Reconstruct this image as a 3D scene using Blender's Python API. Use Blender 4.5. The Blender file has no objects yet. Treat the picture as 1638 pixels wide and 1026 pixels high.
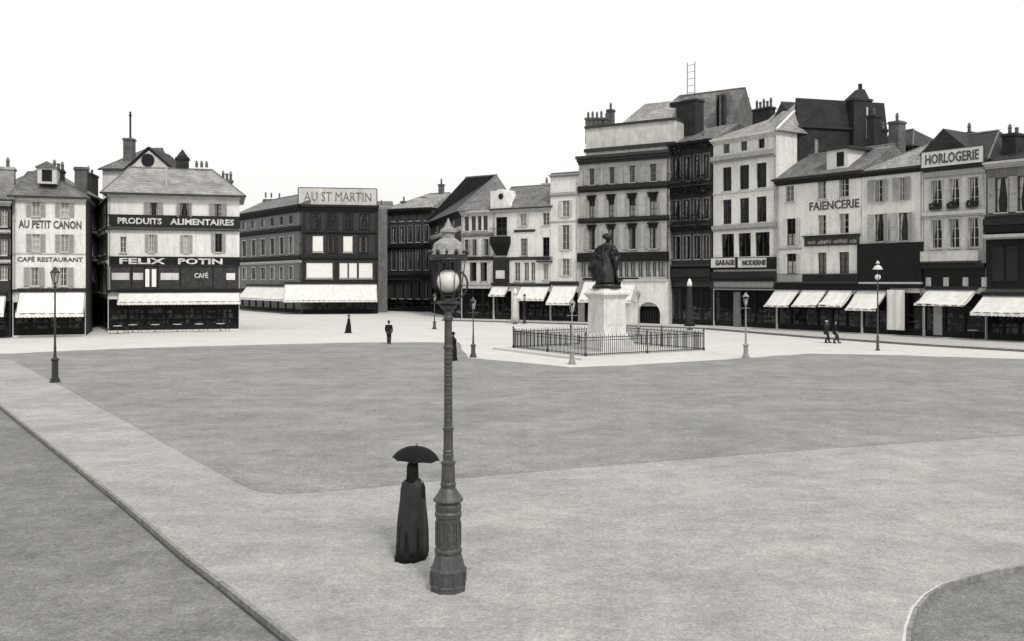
import bpy, bmesh, math, random
from mathutils import Vector, Matrix
R = math.radians
random.seed(7)
scene = bpy.context.scene
# ------------------------------------------------------------------ camera
CAMH = 4.8
cam_d = bpy.data.cameras.new('camera'); cam = bpy.data.objects.new('camera', cam_d)
scene.collection.objects.link(cam)
cam.location = (0, 0, CAMH); cam.rotation_euler = (R(90), 0, 0)
cam_d.sensor_width = 36; cam_d.lens = 36 * 1500 / 1638
cam_d.shift_y = -63 / 1638; cam_d.clip_end = 5000
scene.camera = cam
# ------------------------------------------------------------------ sky, sun
SUN_EL, SUN_AZ = 48, 157        # azimuth measured clockwise from +Y: behind the camera, to the right
w = bpy.data.worlds.new('World'); scene.world = w; w.use_nodes = True
nt = w.node_tree; bg = nt.nodes['Background']
sky = nt.nodes.new('ShaderNodeTexSky'); sky.sky_type = 'NISHITA'; sky.sun_disc = False
sky.sun_elevation = R(SUN_EL); sky.sun_rotation = R(SUN_AZ); sky.dust_density = 6; sky.air_density = 1.5
bw = nt.nodes.new('ShaderNodeRGBToBW'); pw = nt.nodes.new('ShaderNodeMath'); pw.operation = 'POWER'; pw.inputs[1].default_value = .15
ml = nt.nodes.new('ShaderNodeMath'); ml.operation = 'MULTIPLY'; ml.inputs[1].default_value = 7.3
tint = nt.nodes.new('ShaderNodeVectorMath'); tint.operation = 'SCALE'; tint.inputs[0].default_value = (1, .992, .968)
nt.links.new(sky.outputs[0], bw.inputs[0]); nt.links.new(bw.outputs[0], pw.inputs[0]); nt.links.new(pw.outputs[0], ml.inputs[0])
nt.links.new(ml.outputs[0], tint.inputs['Scale']); nt.links.new(tint.outputs[0], bg.inputs[0]); bg.inputs[1].default_value = .12
sd = bpy.data.lights.new('sun', 'SUN'); sd.energy = 2.4; sd.angle = R(10); sd.color = (1, .97, .92)
so = bpy.data.objects.new('sun', sd); scene.collection.objects.link(so)
sv = Vector((math.sin(R(SUN_AZ)) * math.cos(R(SUN_EL)), math.cos(R(SUN_AZ)) * math.cos(R(SUN_EL)), math.sin(R(SUN_EL))))
so.rotation_euler = sv.to_track_quat('Z', 'Y').to_euler(); so.location = (20, -20, 60)
scene.view_settings.view_transform = 'Standard'; scene.view_settings.look = 'None'
scene.view_settings.exposure = 0.0; scene.view_settings.gamma = 1
# ------------------------------------------------------------------ materials
def newmat(name):
    m = bpy.data.materials.new(name); m.use_nodes = True
    return m, m.node_tree.nodes, m.node_tree.links, m.node_tree.nodes['Principled BSDF']
def col(v): return (v, v * .985, v * .95, 1)
def mat(name, v, rough=.85, scale=2.0, amp=.12, stretch=(1, 1, 1), fine=0, bump=0, metal=0, spec=.3, stain=0):
    m, N, L, P = newmat(name)
    tc = N.new('ShaderNodeTexCoord'); mp = N.new('ShaderNodeMapping'); mp.inputs['Scale'].default_value = stretch
    L.new(tc.outputs['Object'], mp.inputs[0])
    n = N.new('ShaderNodeTexNoise'); n.inputs['Scale'].default_value = scale; n.inputs['Detail'].default_value = 8; n.inputs['Roughness'].default_value = .62
    L.new(mp.outputs[0], n.inputs[0])
    rp = N.new('ShaderNodeValToRGB'); rp.color_ramp.elements[0].position = .3; rp.color_ramp.elements[1].position = .7
    rp.color_ramp.elements[0].color = col(v * (1 - amp)); rp.color_ramp.elements[1].color = col(min(.95, v * (1 + amp)))
    L.new(n.outputs[0], rp.inputs[0]); out = rp.outputs[0]
    if fine:
        n2 = N.new('ShaderNodeTexNoise'); n2.inputs['Scale'].default_value = fine; n2.inputs['Detail'].default_value = 3
        L.new(tc.outputs['Object'], n2.inputs[0])
        r2 = N.new('ShaderNodeMapRange'); r2.inputs[1].default_value = .3; r2.inputs[2].default_value = .7; r2.inputs[3].default_value = 1 - amp; r2.inputs[4].default_value = 1 + amp
        L.new(n2.outputs[0], r2.inputs[0])
        vm = N.new('ShaderNodeVectorMath'); vm.operation = 'SCALE'; L.new(out, vm.inputs[0]); L.new(r2.outputs[0], vm.inputs['Scale']); out = vm.outputs[0]
    if stain:   # rain streaks and soot on old plaster
        mp3 = N.new('ShaderNodeMapping'); mp3.inputs['Scale'].default_value = (1.6, 1.6, .16); L.new(tc.outputs['Object'], mp3.inputs[0])
        n3 = N.new('ShaderNodeTexNoise'); n3.inputs['Scale'].default_value = 1.3; n3.inputs['Detail'].default_value = 10; n3.inputs['Roughness'].default_value = .7
        L.new(mp3.outputs[0], n3.inputs[0])
        r3 = N.new('ShaderNodeMapRange'); r3.inputs[1].default_value = .5; r3.inputs[2].default_value = .72; r3.inputs[3].default_value = 1; r3.inputs[4].default_value = 1 - stain
        L.new(n3.outputs[0], r3.inputs[0])
        vm = N.new('ShaderNodeVectorMath'); vm.operation = 'SCALE'; L.new(out, vm.inputs[0]); L.new(r3.outputs[0], vm.inputs['Scale']); out = vm.outputs[0]
    L.new(out, P.inputs['Base Color'])
    P.inputs['Roughness'].default_value = rough; P.inputs['Metallic'].default_value = metal; P.inputs['Specular IOR Level'].default_value = spec
    if bump:
        b = N.new('ShaderNodeBump'); b.inputs['Strength'].default_value = bump; b.inputs['Distance'].default_value = .03
        nb = N.new('ShaderNodeTexNoise'); nb.inputs['Scale'].default_value = fine or scale * 8; nb.inputs['Detail'].default_value = 5; L.new(tc.outputs['Object'], nb.inputs[0])
        L.new(nb.outputs[0], b.inputs['Height']); L.new(b.outputs[0], P.inputs['Normal'])
    return m
def brickmat(name, v1, v2, vm_, bw_=.22, bh=.07, sc=1.0, mort=.012, rough=.8, swap='xz', bump=.3):
    m, N, L, P = newmat(name)
    tc = N.new('ShaderNodeTexCoord'); sp = N.new('ShaderNodeSeparateXYZ'); cb = N.new('ShaderNodeCombineXYZ')
    L.new(tc.outputs['Object'], sp.inputs[0])
    ad = N.new('ShaderNodeMath'); ad.operation = 'ADD'; L.new(sp.outputs[0], ad.inputs[0]); L.new(sp.outputs[1], ad.inputs[1])
    L.new(ad.outputs[0], cb.inputs[0]); L.new(sp.outputs[2], cb.inputs[1])
    b = N.new('ShaderNodeTexBrick'); b.inputs['Scale'].default_value = sc; b.inputs['Brick Width'].default_value = bw_; b.inputs['Row Height'].default_value = bh
    b.inputs['Mortar Size'].default_value = mort; b.inputs['Color1'].default_value = col(v1); b.inputs['Color2'].default_value = col(v2); b.inputs['Mortar'].default_value = col(vm_)
    L.new(cb.outputs[0], b.inputs[0])
    n = N.new('ShaderNodeTexNoise'); n.inputs['Scale'].default_value = .8; n.inputs['Detail'].default_value = 8; L.new(tc.outputs['Object'], n.inputs[0])
    r = N.new('ShaderNodeMapRange'); r.inputs[1].default_value = .3; r.inputs[2].default_value = .7; r.inputs[3].default_value = .7; r.inputs[4].default_value = 1.3; L.new(n.outputs[0], r.inputs[0])
    s = N.new('ShaderNodeVectorMath'); s.operation = 'SCALE'; L.new(b.outputs[0], s.inputs[0]); L.new(r.outputs[0], s.inputs['Scale']); L.new(s.outputs[0], P.inputs['Base Color'])
    P.inputs['Roughness'].default_value = rough; P.inputs['Specular IOR Level'].default_value = .3
    bp = N.new('ShaderNodeBump'); bp.inputs['Strength'].default_value = bump; bp.inputs['Distance'].default_value = .02; L.new(b.outputs['Fac'], bp.inputs['Height']); bp.invert = True
    L.new(bp.outputs[0], P.inputs['Normal'])
    return m
M = {}
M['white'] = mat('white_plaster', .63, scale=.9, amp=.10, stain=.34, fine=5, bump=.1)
M['cream'] = mat('cream_plaster', .52, scale=.9, amp=.12, stain=.4, fine=5, bump=.1)
M['grey'] = mat('grey_stone', .36, scale=1.2, amp=.16, stain=.35, fine=7, bump=.15)
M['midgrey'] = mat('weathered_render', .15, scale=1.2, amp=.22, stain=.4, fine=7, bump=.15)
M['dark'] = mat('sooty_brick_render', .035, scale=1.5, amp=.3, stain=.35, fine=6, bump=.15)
M['black'] = mat('black_paint_and_shade', .012, rough=.7, spec=.12, scale=3, amp=.35)  # black timber paint; on shopfronts it also carries the shade under awnings
M['charcoal'] = mat('charcoal_paint', .021, rough=.7, spec=.15, scale=3, amp=.3)
M['trim'] = mat('stone_trim', .42, scale=2, amp=.15, stain=.3)
M['darktrim'] = mat('dark_trim', .035, scale=2, amp=.25)
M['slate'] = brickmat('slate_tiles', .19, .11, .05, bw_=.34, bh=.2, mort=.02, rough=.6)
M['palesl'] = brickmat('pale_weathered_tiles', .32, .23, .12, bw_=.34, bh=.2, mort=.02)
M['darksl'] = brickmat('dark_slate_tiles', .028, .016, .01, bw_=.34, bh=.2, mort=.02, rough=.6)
M['brick'] = brickmat('chimney_brick', .12, .07, .10, bw_=.3, bh=.1)
M['dbrick'] = brickmat('sooty_brick', .03, .014, .022, bw_=.3, bh=.1)
M['pbrick'] = brickmat('pale_brick', .34, .24, .28, bw_=.3, bh=.1)
M['pot'] = mat('terracotta_pot', .09, scale=4, amp=.3)
M['canvas'] = mat('white_canvas', .66, scale=1.3, amp=.1, stretch=(2.5, 1, .5), stain=.28)
M['frame'] = mat('window_frame_paint', .5, scale=3, amp=.12)
M['dframe'] = mat('dark_window_frame', .04, scale=3, amp=.2, rough=.5)
M['shut'] = mat('grey_shutter_paint', .30, scale=3, amp=.15, stain=.2)
M['dshut'] = mat('dark_shutter_paint', .10, scale=3, amp=.2)
M['pshut'] = mat('pale_shutter_paint', .5, scale=3, amp=.12, stain=.2)
M['cloth'] = mat('curtain_cloth', .72, scale=6, amp=.18, stretch=(4, 1, .3))
M['dcloth'] = mat('grey_curtain_cloth', .3, scale=6, amp=.25, stretch=(4, 1, .3))
M['inner'] = mat('dark_interior', .01, scale=1, amp=.4)  # near-black colour stands in for unlit rooms, dormer panes and round windows
M['goods'] = mat('shop_goods', .08, scale=5, amp=.9, fine=3)
M['iron'] = mat('cast_iron', .02, rough=.45, scale=6, amp=.3, spec=.5, bump=.1)
M['irong'] = mat('grey_painted_iron', .05, rough=.5, scale=8, amp=.3, spec=.5, fine=25, bump=.12)
M['irons'] = mat('light_painted_iron', .24, rough=.5, scale=8, amp=.2, fine=20)
M['bronze'] = mat('dark_bronze', .01, rough=.42, scale=5, amp=.5, spec=.5, metal=.35, bump=.3)
M['stone'] = mat('pedestal_stone', .56, scale=2, amp=.12, stain=.3, fine=14, bump=.1)
M['letter_d'] = mat('dark_lettering', .07, rough=.8, scale=3, amp=.6, fine=5)
M['letter_w'] = mat('white_lettering', .5, rough=.8, scale=3, amp=.3, fine=5)
M['sign_w'] = mat('white_signboard', .60, scale=2, amp=.07, stain=.15)
M['sign_g'] = mat('faded_signboard', .50, scale=1, amp=.2, stain=.3)
M['wool'] = mat('black_wool_cloth', .010, rough=.8, scale=6, amp=.4, spec=.15)
M['wool2'] = mat('dark_wool_cloth', .03, rough=.9, scale=6, amp=.4, spec=.15)
M['cape'] = mat('black_cape_cloth', .016, rough=.6, scale=5, amp=.5, spec=.35)
M['silk'] = mat('umbrella_silk', .012, rough=.8, spec=.1, scale=8, amp=.3)
M['skin'] = mat('skin', .36, rough=.6, scale=8, amp=.08)
M['hair'] = mat('dark_hair', .03, rough=.6)
M['wood'] = mat('weathered_wood', .2, scale=4, amp=.3, stretch=(1, 1, 6))
M['copper'] = mat('lamp_hood_metal', .25, rough=.5, scale=9, amp=.25, fine=20)
# ground
def groundmat(name, v, amp=.1, s1=.25, s2=14, track=0):
    m, N, L, P = newmat(name)
    tc = N.new('ShaderNodeTexCoord')
    fac = []
    for s, d, a in ((s1, 6, amp*1.3), (1.1, 6, amp * 1.2), (5, 5, amp*1.2), (s2, 4, amp * 1.8), (45, 3, amp * 2.6)):
        n = N.new('ShaderNodeTexNoise'); n.inputs['Scale'].default_value = s; n.inputs['Detail'].default_value = d; n.inputs['Roughness'].default_value = .65
        L.new(tc.outputs['Object'], n.inputs[0])
        r = N.new('ShaderNodeMapRange'); r.inputs[1].default_value = .3; r.inputs[2].default_value = .7; r.inputs[3].default_value = 1 - a; r.inputs[4].default_value = 1 + a
        L.new(n.outputs[0], r.inputs[0]); fac.append(r.outputs[0])
    o = fac[0]
    for f in fac[1:]:
        k = N.new('ShaderNodeMath'); k.operation = 'MULTIPLY'; L.new(o, k.inputs[0]); L.new(f, k.inputs[1]); o = k.outputs[0]
    s = N.new('ShaderNodeVectorMath'); s.operation = 'SCALE'; s.inputs[0].default_value = col(v)[:3]; L.new(o, s.inputs['Scale']); L.new(s.outputs[0], P.inputs['Base Color'])
    mpw = N.new('ShaderNodeMapping'); mpw.inputs['Rotation'].default_value = (0, 0, R(20)); mpw.inputs['Scale'].default_value = (.25, .8, 1); L.new(tc.outputs['Object'], mpw.inputs[0])
    wn_ = N.new('ShaderNodeTexNoise'); wn_.inputs['Scale'].default_value = 1.6; wn_.inputs['Detail'].default_value = 7; wn_.inputs['Distortion'].default_value = .4; L.new(mpw.outputs[0], wn_.inputs[0])
    wr = N.new('ShaderNodeMapRange'); wr.inputs[1].default_value = .35; wr.inputs[2].default_value = .65; wr.inputs[3].default_value = 1-amp*.4; wr.inputs[4].default_value = 1+amp*.4; L.new(wn_.outputs[0], wr.inputs[0])
    s3 = N.new('ShaderNodeVectorMath'); s3.operation = 'SCALE'; L.new(s.outputs[0], s3.inputs[0]); L.new(wr.outputs[0], s3.inputs['Scale']); L.new(s3.outputs[0], P.inputs['Base Color'])
    P.inputs['Roughness'].default_value = .95; P.inputs['Specular IOR Level'].default_value = .15
    nb = N.new('ShaderNodeTexNoise'); nb.inputs['Scale'].default_value = 25; nb.inputs['Detail'].default_value = 6; L.new(tc.outputs['Object'], nb.inputs[0])
    b = N.new('ShaderNodeBump'); b.inputs['Strength'].default_value = .6; b.inputs['Distance'].default_value = .04; L.new(nb.outputs[0], b.inputs['Height']); L.new(b.outputs[0], P.inputs['Normal'])
    return m
M['g_far'] = groundmat('pale_road', .53, .05)  # paler tone for the far road and the island
M['g_path'] = groundmat('pale_trodden_path', .31, .12)
M['g_square'] = groundmat('gravel_square', .232, .14)
M['g_road'] = groundmat('dark_cobbled_road', .175, .15)
M['g_pave'] = groundmat('pavement_stone', .42, .08)
M['kerb'] = mat('kerb_stone', .2, scale=3, amp=.3, fine=8)
M['gutter'] = mat('dark_gutter', .05, rough=.6, scale=2, amp=.35)  # darker strip along the foot of the kerbs
def glassmat():
    m, N, L, P = newmat('window_glass'); N.remove(P)
    o = N['Material Output']; t = N.new('ShaderNodeBsdfTransparent'); g = N.new('ShaderNodeBsdfGlossy'); f = N.new('ShaderNodeFresnel'); mx = N.new('ShaderNodeMixShader')
    t.inputs[0].default_value = (.82, .82, .8, 1); g.inputs['Roughness'].default_value = .08; f.inputs[0].default_value = 1.35
    L.new(f.outputs[0], mx.inputs[0]); L.new(t.outputs[0], mx.inputs[1]); L.new(g.outputs[0], mx.inputs[2]); L.new(mx.outputs[0], o.inputs[0])
    return m
M['glass'] = glassmat()
m, N, L, P_ = newmat('opal_glass'); P_.inputs['Base Color'].default_value = (.62, .61, .58, 1); P_.inputs['Roughness'].default_value = .25
P_.inputs['Subsurface Weight'].default_value = 0; P_.inputs['Subsurface Radius'].default_value = (.1, .1, .1); M['opal'] = m
# ------------------------------------------------------------------ mesh helpers
class MB:
    def __init__(s): s.v = []; s.f = []
    def add(s, vs, fs):
        k = len(s.v); s.v += [tuple(a) for a in vs]; s.f += [tuple(i + k for i in f) for f in fs]; return s
    def box(s, x0, x1, y0, y1, z0, z1):
        if x1 < x0: x0, x1 = x1, x0
        if y1 < y0: y0, y1 = y1, y0
        if z1 < z0: z0, z1 = z1, z0
        return s.add([(x0,y0,z0),(x1,y0,z0),(x1,y1,z0),(x0,y1,z0),(x0,y0,z1),(x1,y0,z1),(x1,y1,z1),(x0,y1,z1)],
                     [(0,3,2,1),(4,5,6,7),(0,1,5,4),(1,2,6,5),(2,3,7,6),(3,0,4,7)])
    def bar(s, a, b, r, n=6, r2=None):
        a = Vector(a); b = Vector(b); d = b - a
        if d.length < 1e-6: return s
        q = d.to_track_quat('Z', 'Y'); r2 = r if r2 is None else r2
        vs = []
        for p, rr in ((a, r), (b, r2)):
            for i in range(n): vs.append(p + q @ Vector((math.cos(2*math.pi*i/n)*rr, math.sin(2*math.pi*i/n)*rr, 0)))
        return s.add(vs, [(i, (i+1)%n, n+(i+1)%n, n+i) for i in range(n)] + [tuple(range(n-1,-1,-1)), tuple(range(n, 2*n))])
    def lathe(s, prof, n=16, c=(0,0,0), rot=0, cap=True):
        vs = []
        for r, z in prof:
            for i in range(n):
                a = 2*math.pi*i/n + rot; vs.append((c[0]+r*math.cos(a), c[1]+r*math.sin(a), c[2]+z))
        fs = []
        for k in range(len(prof)-1):
            for i in range(n): fs.append((k*n+i, k*n+(i+1)%n, (k+1)*n+(i+1)%n, (k+1)*n+i))
        if cap: fs += [tuple(range(n-1,-1,-1)), tuple(range((len(prof)-1)*n, len(prof)*n))]
        return s.add(vs, fs)
    def sphere(s, c, r, n=14, sx=1, sy=1, sz=1):
        pr = [(max(.001, math.sin(math.pi*k/(n//2))), -math.cos(math.pi*k/(n//2))) for k in range(n//2+1)]
        vs = []; 
        for a_, z in pr:
            for i in range(n): t = 2*math.pi*i/n; vs.append((c[0]+r*sx*a_*math.cos(t), c[1]+r*sy*a_*math.sin(t), c[2]+r*sz*z))
        k2 = len(pr)
        return s.add(vs, [(k*n+i, k*n+(i+1)%n, (k+1)*n+(i+1)%n, (k+1)*n+i) for k in range(k2-1) for i in range(n)])
    def torus(s, c, Rr, r, axis='y', n=28, m=8, a0=0, a1=2*math.pi):
        full = abs(a1-a0-2*math.pi) < 1e-4; cnt = n if full else n+1; vs = []
        for i in range(cnt):
            t = a0 + (a1-a0)*i/n
            for j in range(m):
                p = 2*math.pi*j/m; rr = Rr + r*math.cos(p); h = r*math.sin(p)
                if axis == 'y': q = (rr*math.cos(t), h, rr*math.sin(t))
                elif axis == 'x': q = (h, rr*math.cos(t), rr*math.sin(t))
                else: q = (rr*math.cos(t), rr*math.sin(t), h)
                vs.append((c[0]+q[0], c[1]+q[1], c[2]+q[2]))
        return s.add(vs, [(i*m+j, ((i+1)%cnt)*m+j, ((i+1)%cnt)*m+(j+1)%m, i*m+(j+1)%m) for i in range(n) for j in range(m)])
    def build(s, name, material, parent=None, X=None, smooth=False, loc=None, bevel=0):
        me = bpy.data.meshes.new(name)
        vs = s.v if X is None else [tuple(X @ Vector(a)) for a in s.v]
        me.from_pydata(vs, [], s.f); me.update()
        bm = bmesh.new(); bm.from_mesh(me); bmesh.ops.recalc_face_normals(bm, faces=bm.faces)
        if bevel: bmesh.ops.bevel(bm, geom=list(bm.edges), offset=bevel, segments=1, affect='EDGES')
        bm.to_mesh(me); bm.free()
        if smooth:
            for p in me.polygons: p.use_smooth = True
        me.materials.append(M[material] if isinstance(material, str) else material)
        o = bpy.data.objects.new(name, me); scene.collection.objects.link(o)
        if loc: o.location = loc
        if parent: o.parent = parent
        return o
def thing(name, label, cat, loc=(0,0,0), rz=0, group=None):
    o = bpy.data.objects.new(name, None); scene.collection.objects.link(o); o.location = loc; o.rotation_euler = (0, 0, rz)
    o.empty_display_size = .3
    o['label'] = label; o['category'] = cat
    if group: o['group'] = group
    return o
def copy_tree(o, parent=None):
    c = o.copy(); scene.collection.objects.link(c); c.parent = parent
    for ch in KIDS(o): copy_tree(ch, c)
    return c
def KIDS(o): return [x for x in list(scene.collection.objects) if x.parent == o]
def struct(o): o['kind'] = 'structure'; return o
def G(px, py, z=0):       # the ground point seen at a pixel of the photograph
    D = 1500 * (CAMH - z) / (py - 450); return ((px - 819) / 1500 * D, D)
def PD(px, D): return ((px - 819) / 1500 * D, D)
def text_mesh(txt, w, h, depth=.02, bold=.0):
    c = bpy.data.curves.new('t', 'FONT'); c.body = txt; c.size = 1; c.extrude = .01; c.offset = bold; c.align_x = 'CENTER'; c.align_y = 'CENTER'; c.resolution_u = 2
    o = bpy.data.objects.new('t', c); scene.collection.objects.link(o)
    dg = bpy.context.evaluated_depsgraph_get(); me = bpy.data.meshes.new_from_object(o.evaluated_get(dg))
    bpy.data.objects.remove(o); bpy.data.curves.remove(c)
    xs = [v.co.x for v in me.vertices]; ys = [v.co.y for v in me.vertices]
    cx, cy = (min(xs)+max(xs))/2, (min(ys)+max(ys))/2; sx, sy = w/(max(xs)-min(xs)), h/(max(ys)-min(ys))
    mb = MB(); mb.v = [((v.co.x-cx)*sx, -v.co.z*depth/.01, (v.co.y-cy)*sy) for v in me.vertices]; mb.f = [tuple(p.vertices) for p in me.polygons]
    bpy.data.meshes.remove(me); return mb
# ------------------------------------------------------------------ buildings
class Fac:
    def __init__(s, A, B):
        s.A = Vector((A[0], A[1], 0)); s.B = Vector((B[0], B[1], 0)); d = s.B - s.A; s.W = d.length
        s.M = Matrix.Translation(s.A) @ Matrix.Rotation(math.atan2(d.y, d.x), 4, 'Z'); s.I = s.M.inverted()
    def uz(s, px, py, off=0):
        o = s.I @ Vector((0, 0, CAMH)); d = s.I.to_3x3() @ Vector(((px-819)/1500, 1, -(py-450)/1500))
        t = (-off - o.y) / d.y; p = o + d * t; return p.x, p.z
class Bld:
    def __init__(s, name, label, fac, H, depth=9, wall='white', side=None, group=None, root=None, cat='building'):
        s.f = fac; s.H = H; s.depth = depth; s.wall = wall; s.side = side or wall; s.holes = []
        if root is None:
            s.root = thing(name, label, cat, fac.A, math.atan2(fac.B.y-fac.A.y, fac.B.x-fac.A.x), group=group); s.X = None; s.inv = fac.I
        else:
            s.root = root.root; s.X = root.inv @ fac.M; s.inv = root.inv
        s.trim_col = 'trim'
    def part(s, mb, name, m, parent=None, **k): return mb.build(name, m, parent or s.root, X=s.X, **k)
    def z(s, px, py, off=0): return s.f.uz(px, py, off)[1]
    def u(s, px, off=0): return s.f.uz(px, 450, off)[0]
    def windows(s, cols, y0, y1, ref=None, **k):
        ref = ref or (cols[0][0] + cols[-1][1]) / 2
        z1, z0 = s.z(ref, y0), s.z(ref, y1)
        for c in cols: s.window(s.u(c[0]), s.u(c[1]), z0, z1, **k)
    def window(s, u0, u1, z0, z1, shut=None, shw=None, curtain='sides', frame='frame', hood=None, sill='trim', surround=None, cloth='cloth', bars=3, ang=None, box=0):
        W, Hh = u1-u0, z1-z0; s.holes.append((u0, u1, z0, z1)); yy = .14; t = .055
        f = MB()
        f.box(u0, u0+t, yy, yy+.06, z0, z1).box(u1-t, u1, yy, yy+.06, z0, z1).box(u0+t, u1-t, yy, yy+.06, z1-t, z1).box(u0+t, u1-t, yy, yy+.06, z0, z0+t*1.5)
        f.box((u0+u1)/2-t*.6, (u0+u1)/2+t*.6, yy-.012, yy+.05, z0+t*1.5, z1-t)
        for k in range(1, bars):
            zz = z0 + Hh*k/bars; f.box(u0+t, (u0+u1)/2-t*.6, yy+.005, yy+.045, zz-.018, zz+.018); f.box((u0+u1)/2+t*.6, u1-t, yy+.005, yy+.045, zz-.018, zz+.018)
        w_ = s.part(f, 'window', frame)
        s.part(MB().add([(u0+t, yy+.03, z0+t), (u1-t, yy+.03, z0+t), (u1-t, yy+.03, z1-t), (u0+t, yy+.03, z1-t)], [(0,1,2,3)]), 'pane', 'glass', w_)
        c = MB(); rnd = random.random
        def drape(a, b, zb, zt):
            n = max(3, int((b-a)/.07)); vs = []
            for i in range(n+1):
                x = a+(b-a)*i/n; y = yy+.12+.03*math.sin(i*2.1); vs += [(x, y, zb), (x, y, zt)]
            c.add(vs, [(2*i, 2*i+2, 2*i+3, 2*i+1) for i in range(n)])
        if curtain == 'blind':
            s.part(MB().box(u0+.03, u1-.03, .05, .07, z0+.12, z1-.05).bar((u0+.02,.06,z1-.07),(u1-.02,.06,z1-.07),.05,6), 'blind', 'cloth', w_)
        if curtain == 'sides':
            e = W*(.2+.15*rnd()); drape(u0+.03, u0+e, z0+.05, z1-.03); drape(u1-e*(.6+.6*rnd()), u1-.03, z0+.05, z1-.03)
        elif curtain == 'full': drape(u0+.03, u1-.03, z0+.03, z1-.03)
        elif curtain == 'half': drape(u0+.03, u1-.03, z0+.05, z0+Hh*(.4+.3*rnd()))
        elif curtain == 'top': drape(u0+.03, u1-.03, z1-Hh*(.25+.3*rnd()), z1-.03)
        elif curtain == 'tied':
            for sgn in (0, 1):
                a, b = (u0+.03, u0+W*.42) if sgn == 0 else (u1-.03, u1-W*.42)
                vs = []; nz = 8
                for k in range(nz+1):
                    tt = k/nz; wid = .25+.75*abs(tt-.35)**.8 if tt > .35 else .25+.5*(.35-tt)
                    for i in range(5): x = a+(b-a)*wid*i/4; vs.append((x, yy+.12+.03*math.sin(i*2.3), z0+.05+(Hh-.08)*tt))
                c.add(vs, [(k*5+i, k*5+i+1, (k+1)*5+i+1, (k+1)*5+i) for k in range(nz) for i in range(4)])
        if c.v: s.part(c, 'curtain', cloth, w_)
        if sill: s.part(MB().box(u0-.1, u1+.1, -.12, .14, z0-.1, z0), 'sill', sill, w_)
        if surround:
            q = .16; m_ = MB().box(u0-q, u0-.002, -.05, .02, z0, z1+q).box(u1+.002, u1+q, -.05, .02, z0, z1+q).box(u0-.002, u1+.002, -.05, .02, z1+.002, z1+q)
            s.part(m_, 'surround', surround, w_)
        if hood:
            m_ = MB().box(u0-.18, u1+.18, -.3, -.003, z1+.1, z1+.28).box(u0-.08, u1+.08, -.16, -.003, z1-.28, z1+.097)
            s.part(m_, 'hood', hood, w_)
        if box: # flower box
            m_ = MB().box(u0, u1, -.4, -.13, z0-.05, z0+.2)
            for i in range(26):
                x = u0+(u1-u0)*rnd(); m_.sphere((x, -.27+.15*(rnd()-.5), z0+.25+.25*rnd()), .06+.05*rnd(), 6)
            s.part(m_, 'flower_box', 'charcoal', w_)
        if shut:
            sw = shw or W*.5
            for sg in (-1, 1):
                a = ang if ang is not None else random.choice((4, 6, 8, 14, 25))
                a = R(a); hx = u0-.02 if sg < 0 else u1+.02
                m_ = MB(); m_.box(0, sw, -.045, 0, 0, .08).box(0, sw, -.045, 0, Hh-.08, Hh).box(0, .07, -.045, 0, .08, Hh-.08).box(sw-.07, sw, -.045, 0, .08, Hh-.08).box(.07, sw-.07, -.045, 0, Hh*.5-.04, Hh*.5+.04)
                nsl = 9
                for half in (0, 1):
                    for i in range(nsl):
                        zz = .1 + half*Hh*.5 + (Hh*.5-.16)*i/nsl
                        m_.add([(.07, -.035, zz), (sw-.07, -.035, zz), (sw-.07, -.008, zz+(Hh*.5-.16)/nsl*.95), (.07, -.008, zz+(Hh*.5-.16)/nsl*.95)], [(0,1,2,3)])
                X = Matrix.Translation((hx, -.03, z0)) @ Matrix.Rotation(-a if sg > 0 else a, 4, 'Z') @ Matrix.Diagonal((sg, 1, 1, 1))
                m_.v = [tuple(X @ Vector(v)) for v in m_.v]
                s.part(m_, 'shutter', shut)
    def build_wall(s, z0=-.1, t=.3):
        W, H = s.f.W, s.H; us = sorted(set([0, W] + [max(0, min(W, x)) for h in s.holes for x in h[:2]])); zs = sorted(set([z0, H] + [x for h in s.holes for x in h[2:]]))
        m = MB()
        for i in range(len(us)-1):
            for j in range(len(zs)-1):
                cu, cz = (us[i]+us[i+1])/2, (zs[j]+zs[j+1])/2
                if us[i+1]-us[i] < 1e-5 or zs[j+1]-zs[j] < 1e-5 or any(h[0] < cu < h[1] and h[2] < cz < h[3] for h in s.holes): continue
                m.add([(us[i],0,zs[j]),(us[i+1],0,zs[j]),(us[i+1],0,zs[j+1]),(us[i],0,zs[j+1])], [(0,1,2,3)])
        for a, b, c, d in s.holes:
            m.add([(a,0,c),(b,0,c),(b,0,d),(a,0,d),(a,t,c),(b,t,c),(b,t,d),(a,t,d)], [(0,4,5,1),(1,5,6,2),(2,6,7,3),(3,7,4,0)])
        s.part(m, 'wall', s.wall)
        pu = .16 if random.random() < .5 else W-.16
        dp = MB().bar((pu,-.1,3.6),(pu,-.1,H-.3),.055,6).bar((pu,-.1,H-.3),(pu,-.3,H-.02),.055,6)
        for q in range(int(H-4)//3+1): dp.box(pu-.08, pu+.08, -.17, -.003, 4+q*3, 4.06+q*3)
        s.part(dp, 'downpipe', 'darktrim' if s.wall not in ('white','cream') else 'shut')
        D = s.depth; e = .02
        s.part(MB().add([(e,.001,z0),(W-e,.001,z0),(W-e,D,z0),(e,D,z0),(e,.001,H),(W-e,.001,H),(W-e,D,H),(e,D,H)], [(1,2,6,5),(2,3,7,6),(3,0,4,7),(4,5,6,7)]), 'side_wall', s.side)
        s.part(MB().add([(e+.01,.9,z0),(W-e-.01,.9,z0),(W-e-.01,.9,H-.02),(e+.01,.9,H-.02)], [(0,1,2,3)]), 'dark_backing', 'inner')  # flat black sheet paints in the darkness of the unlit rooms
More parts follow.
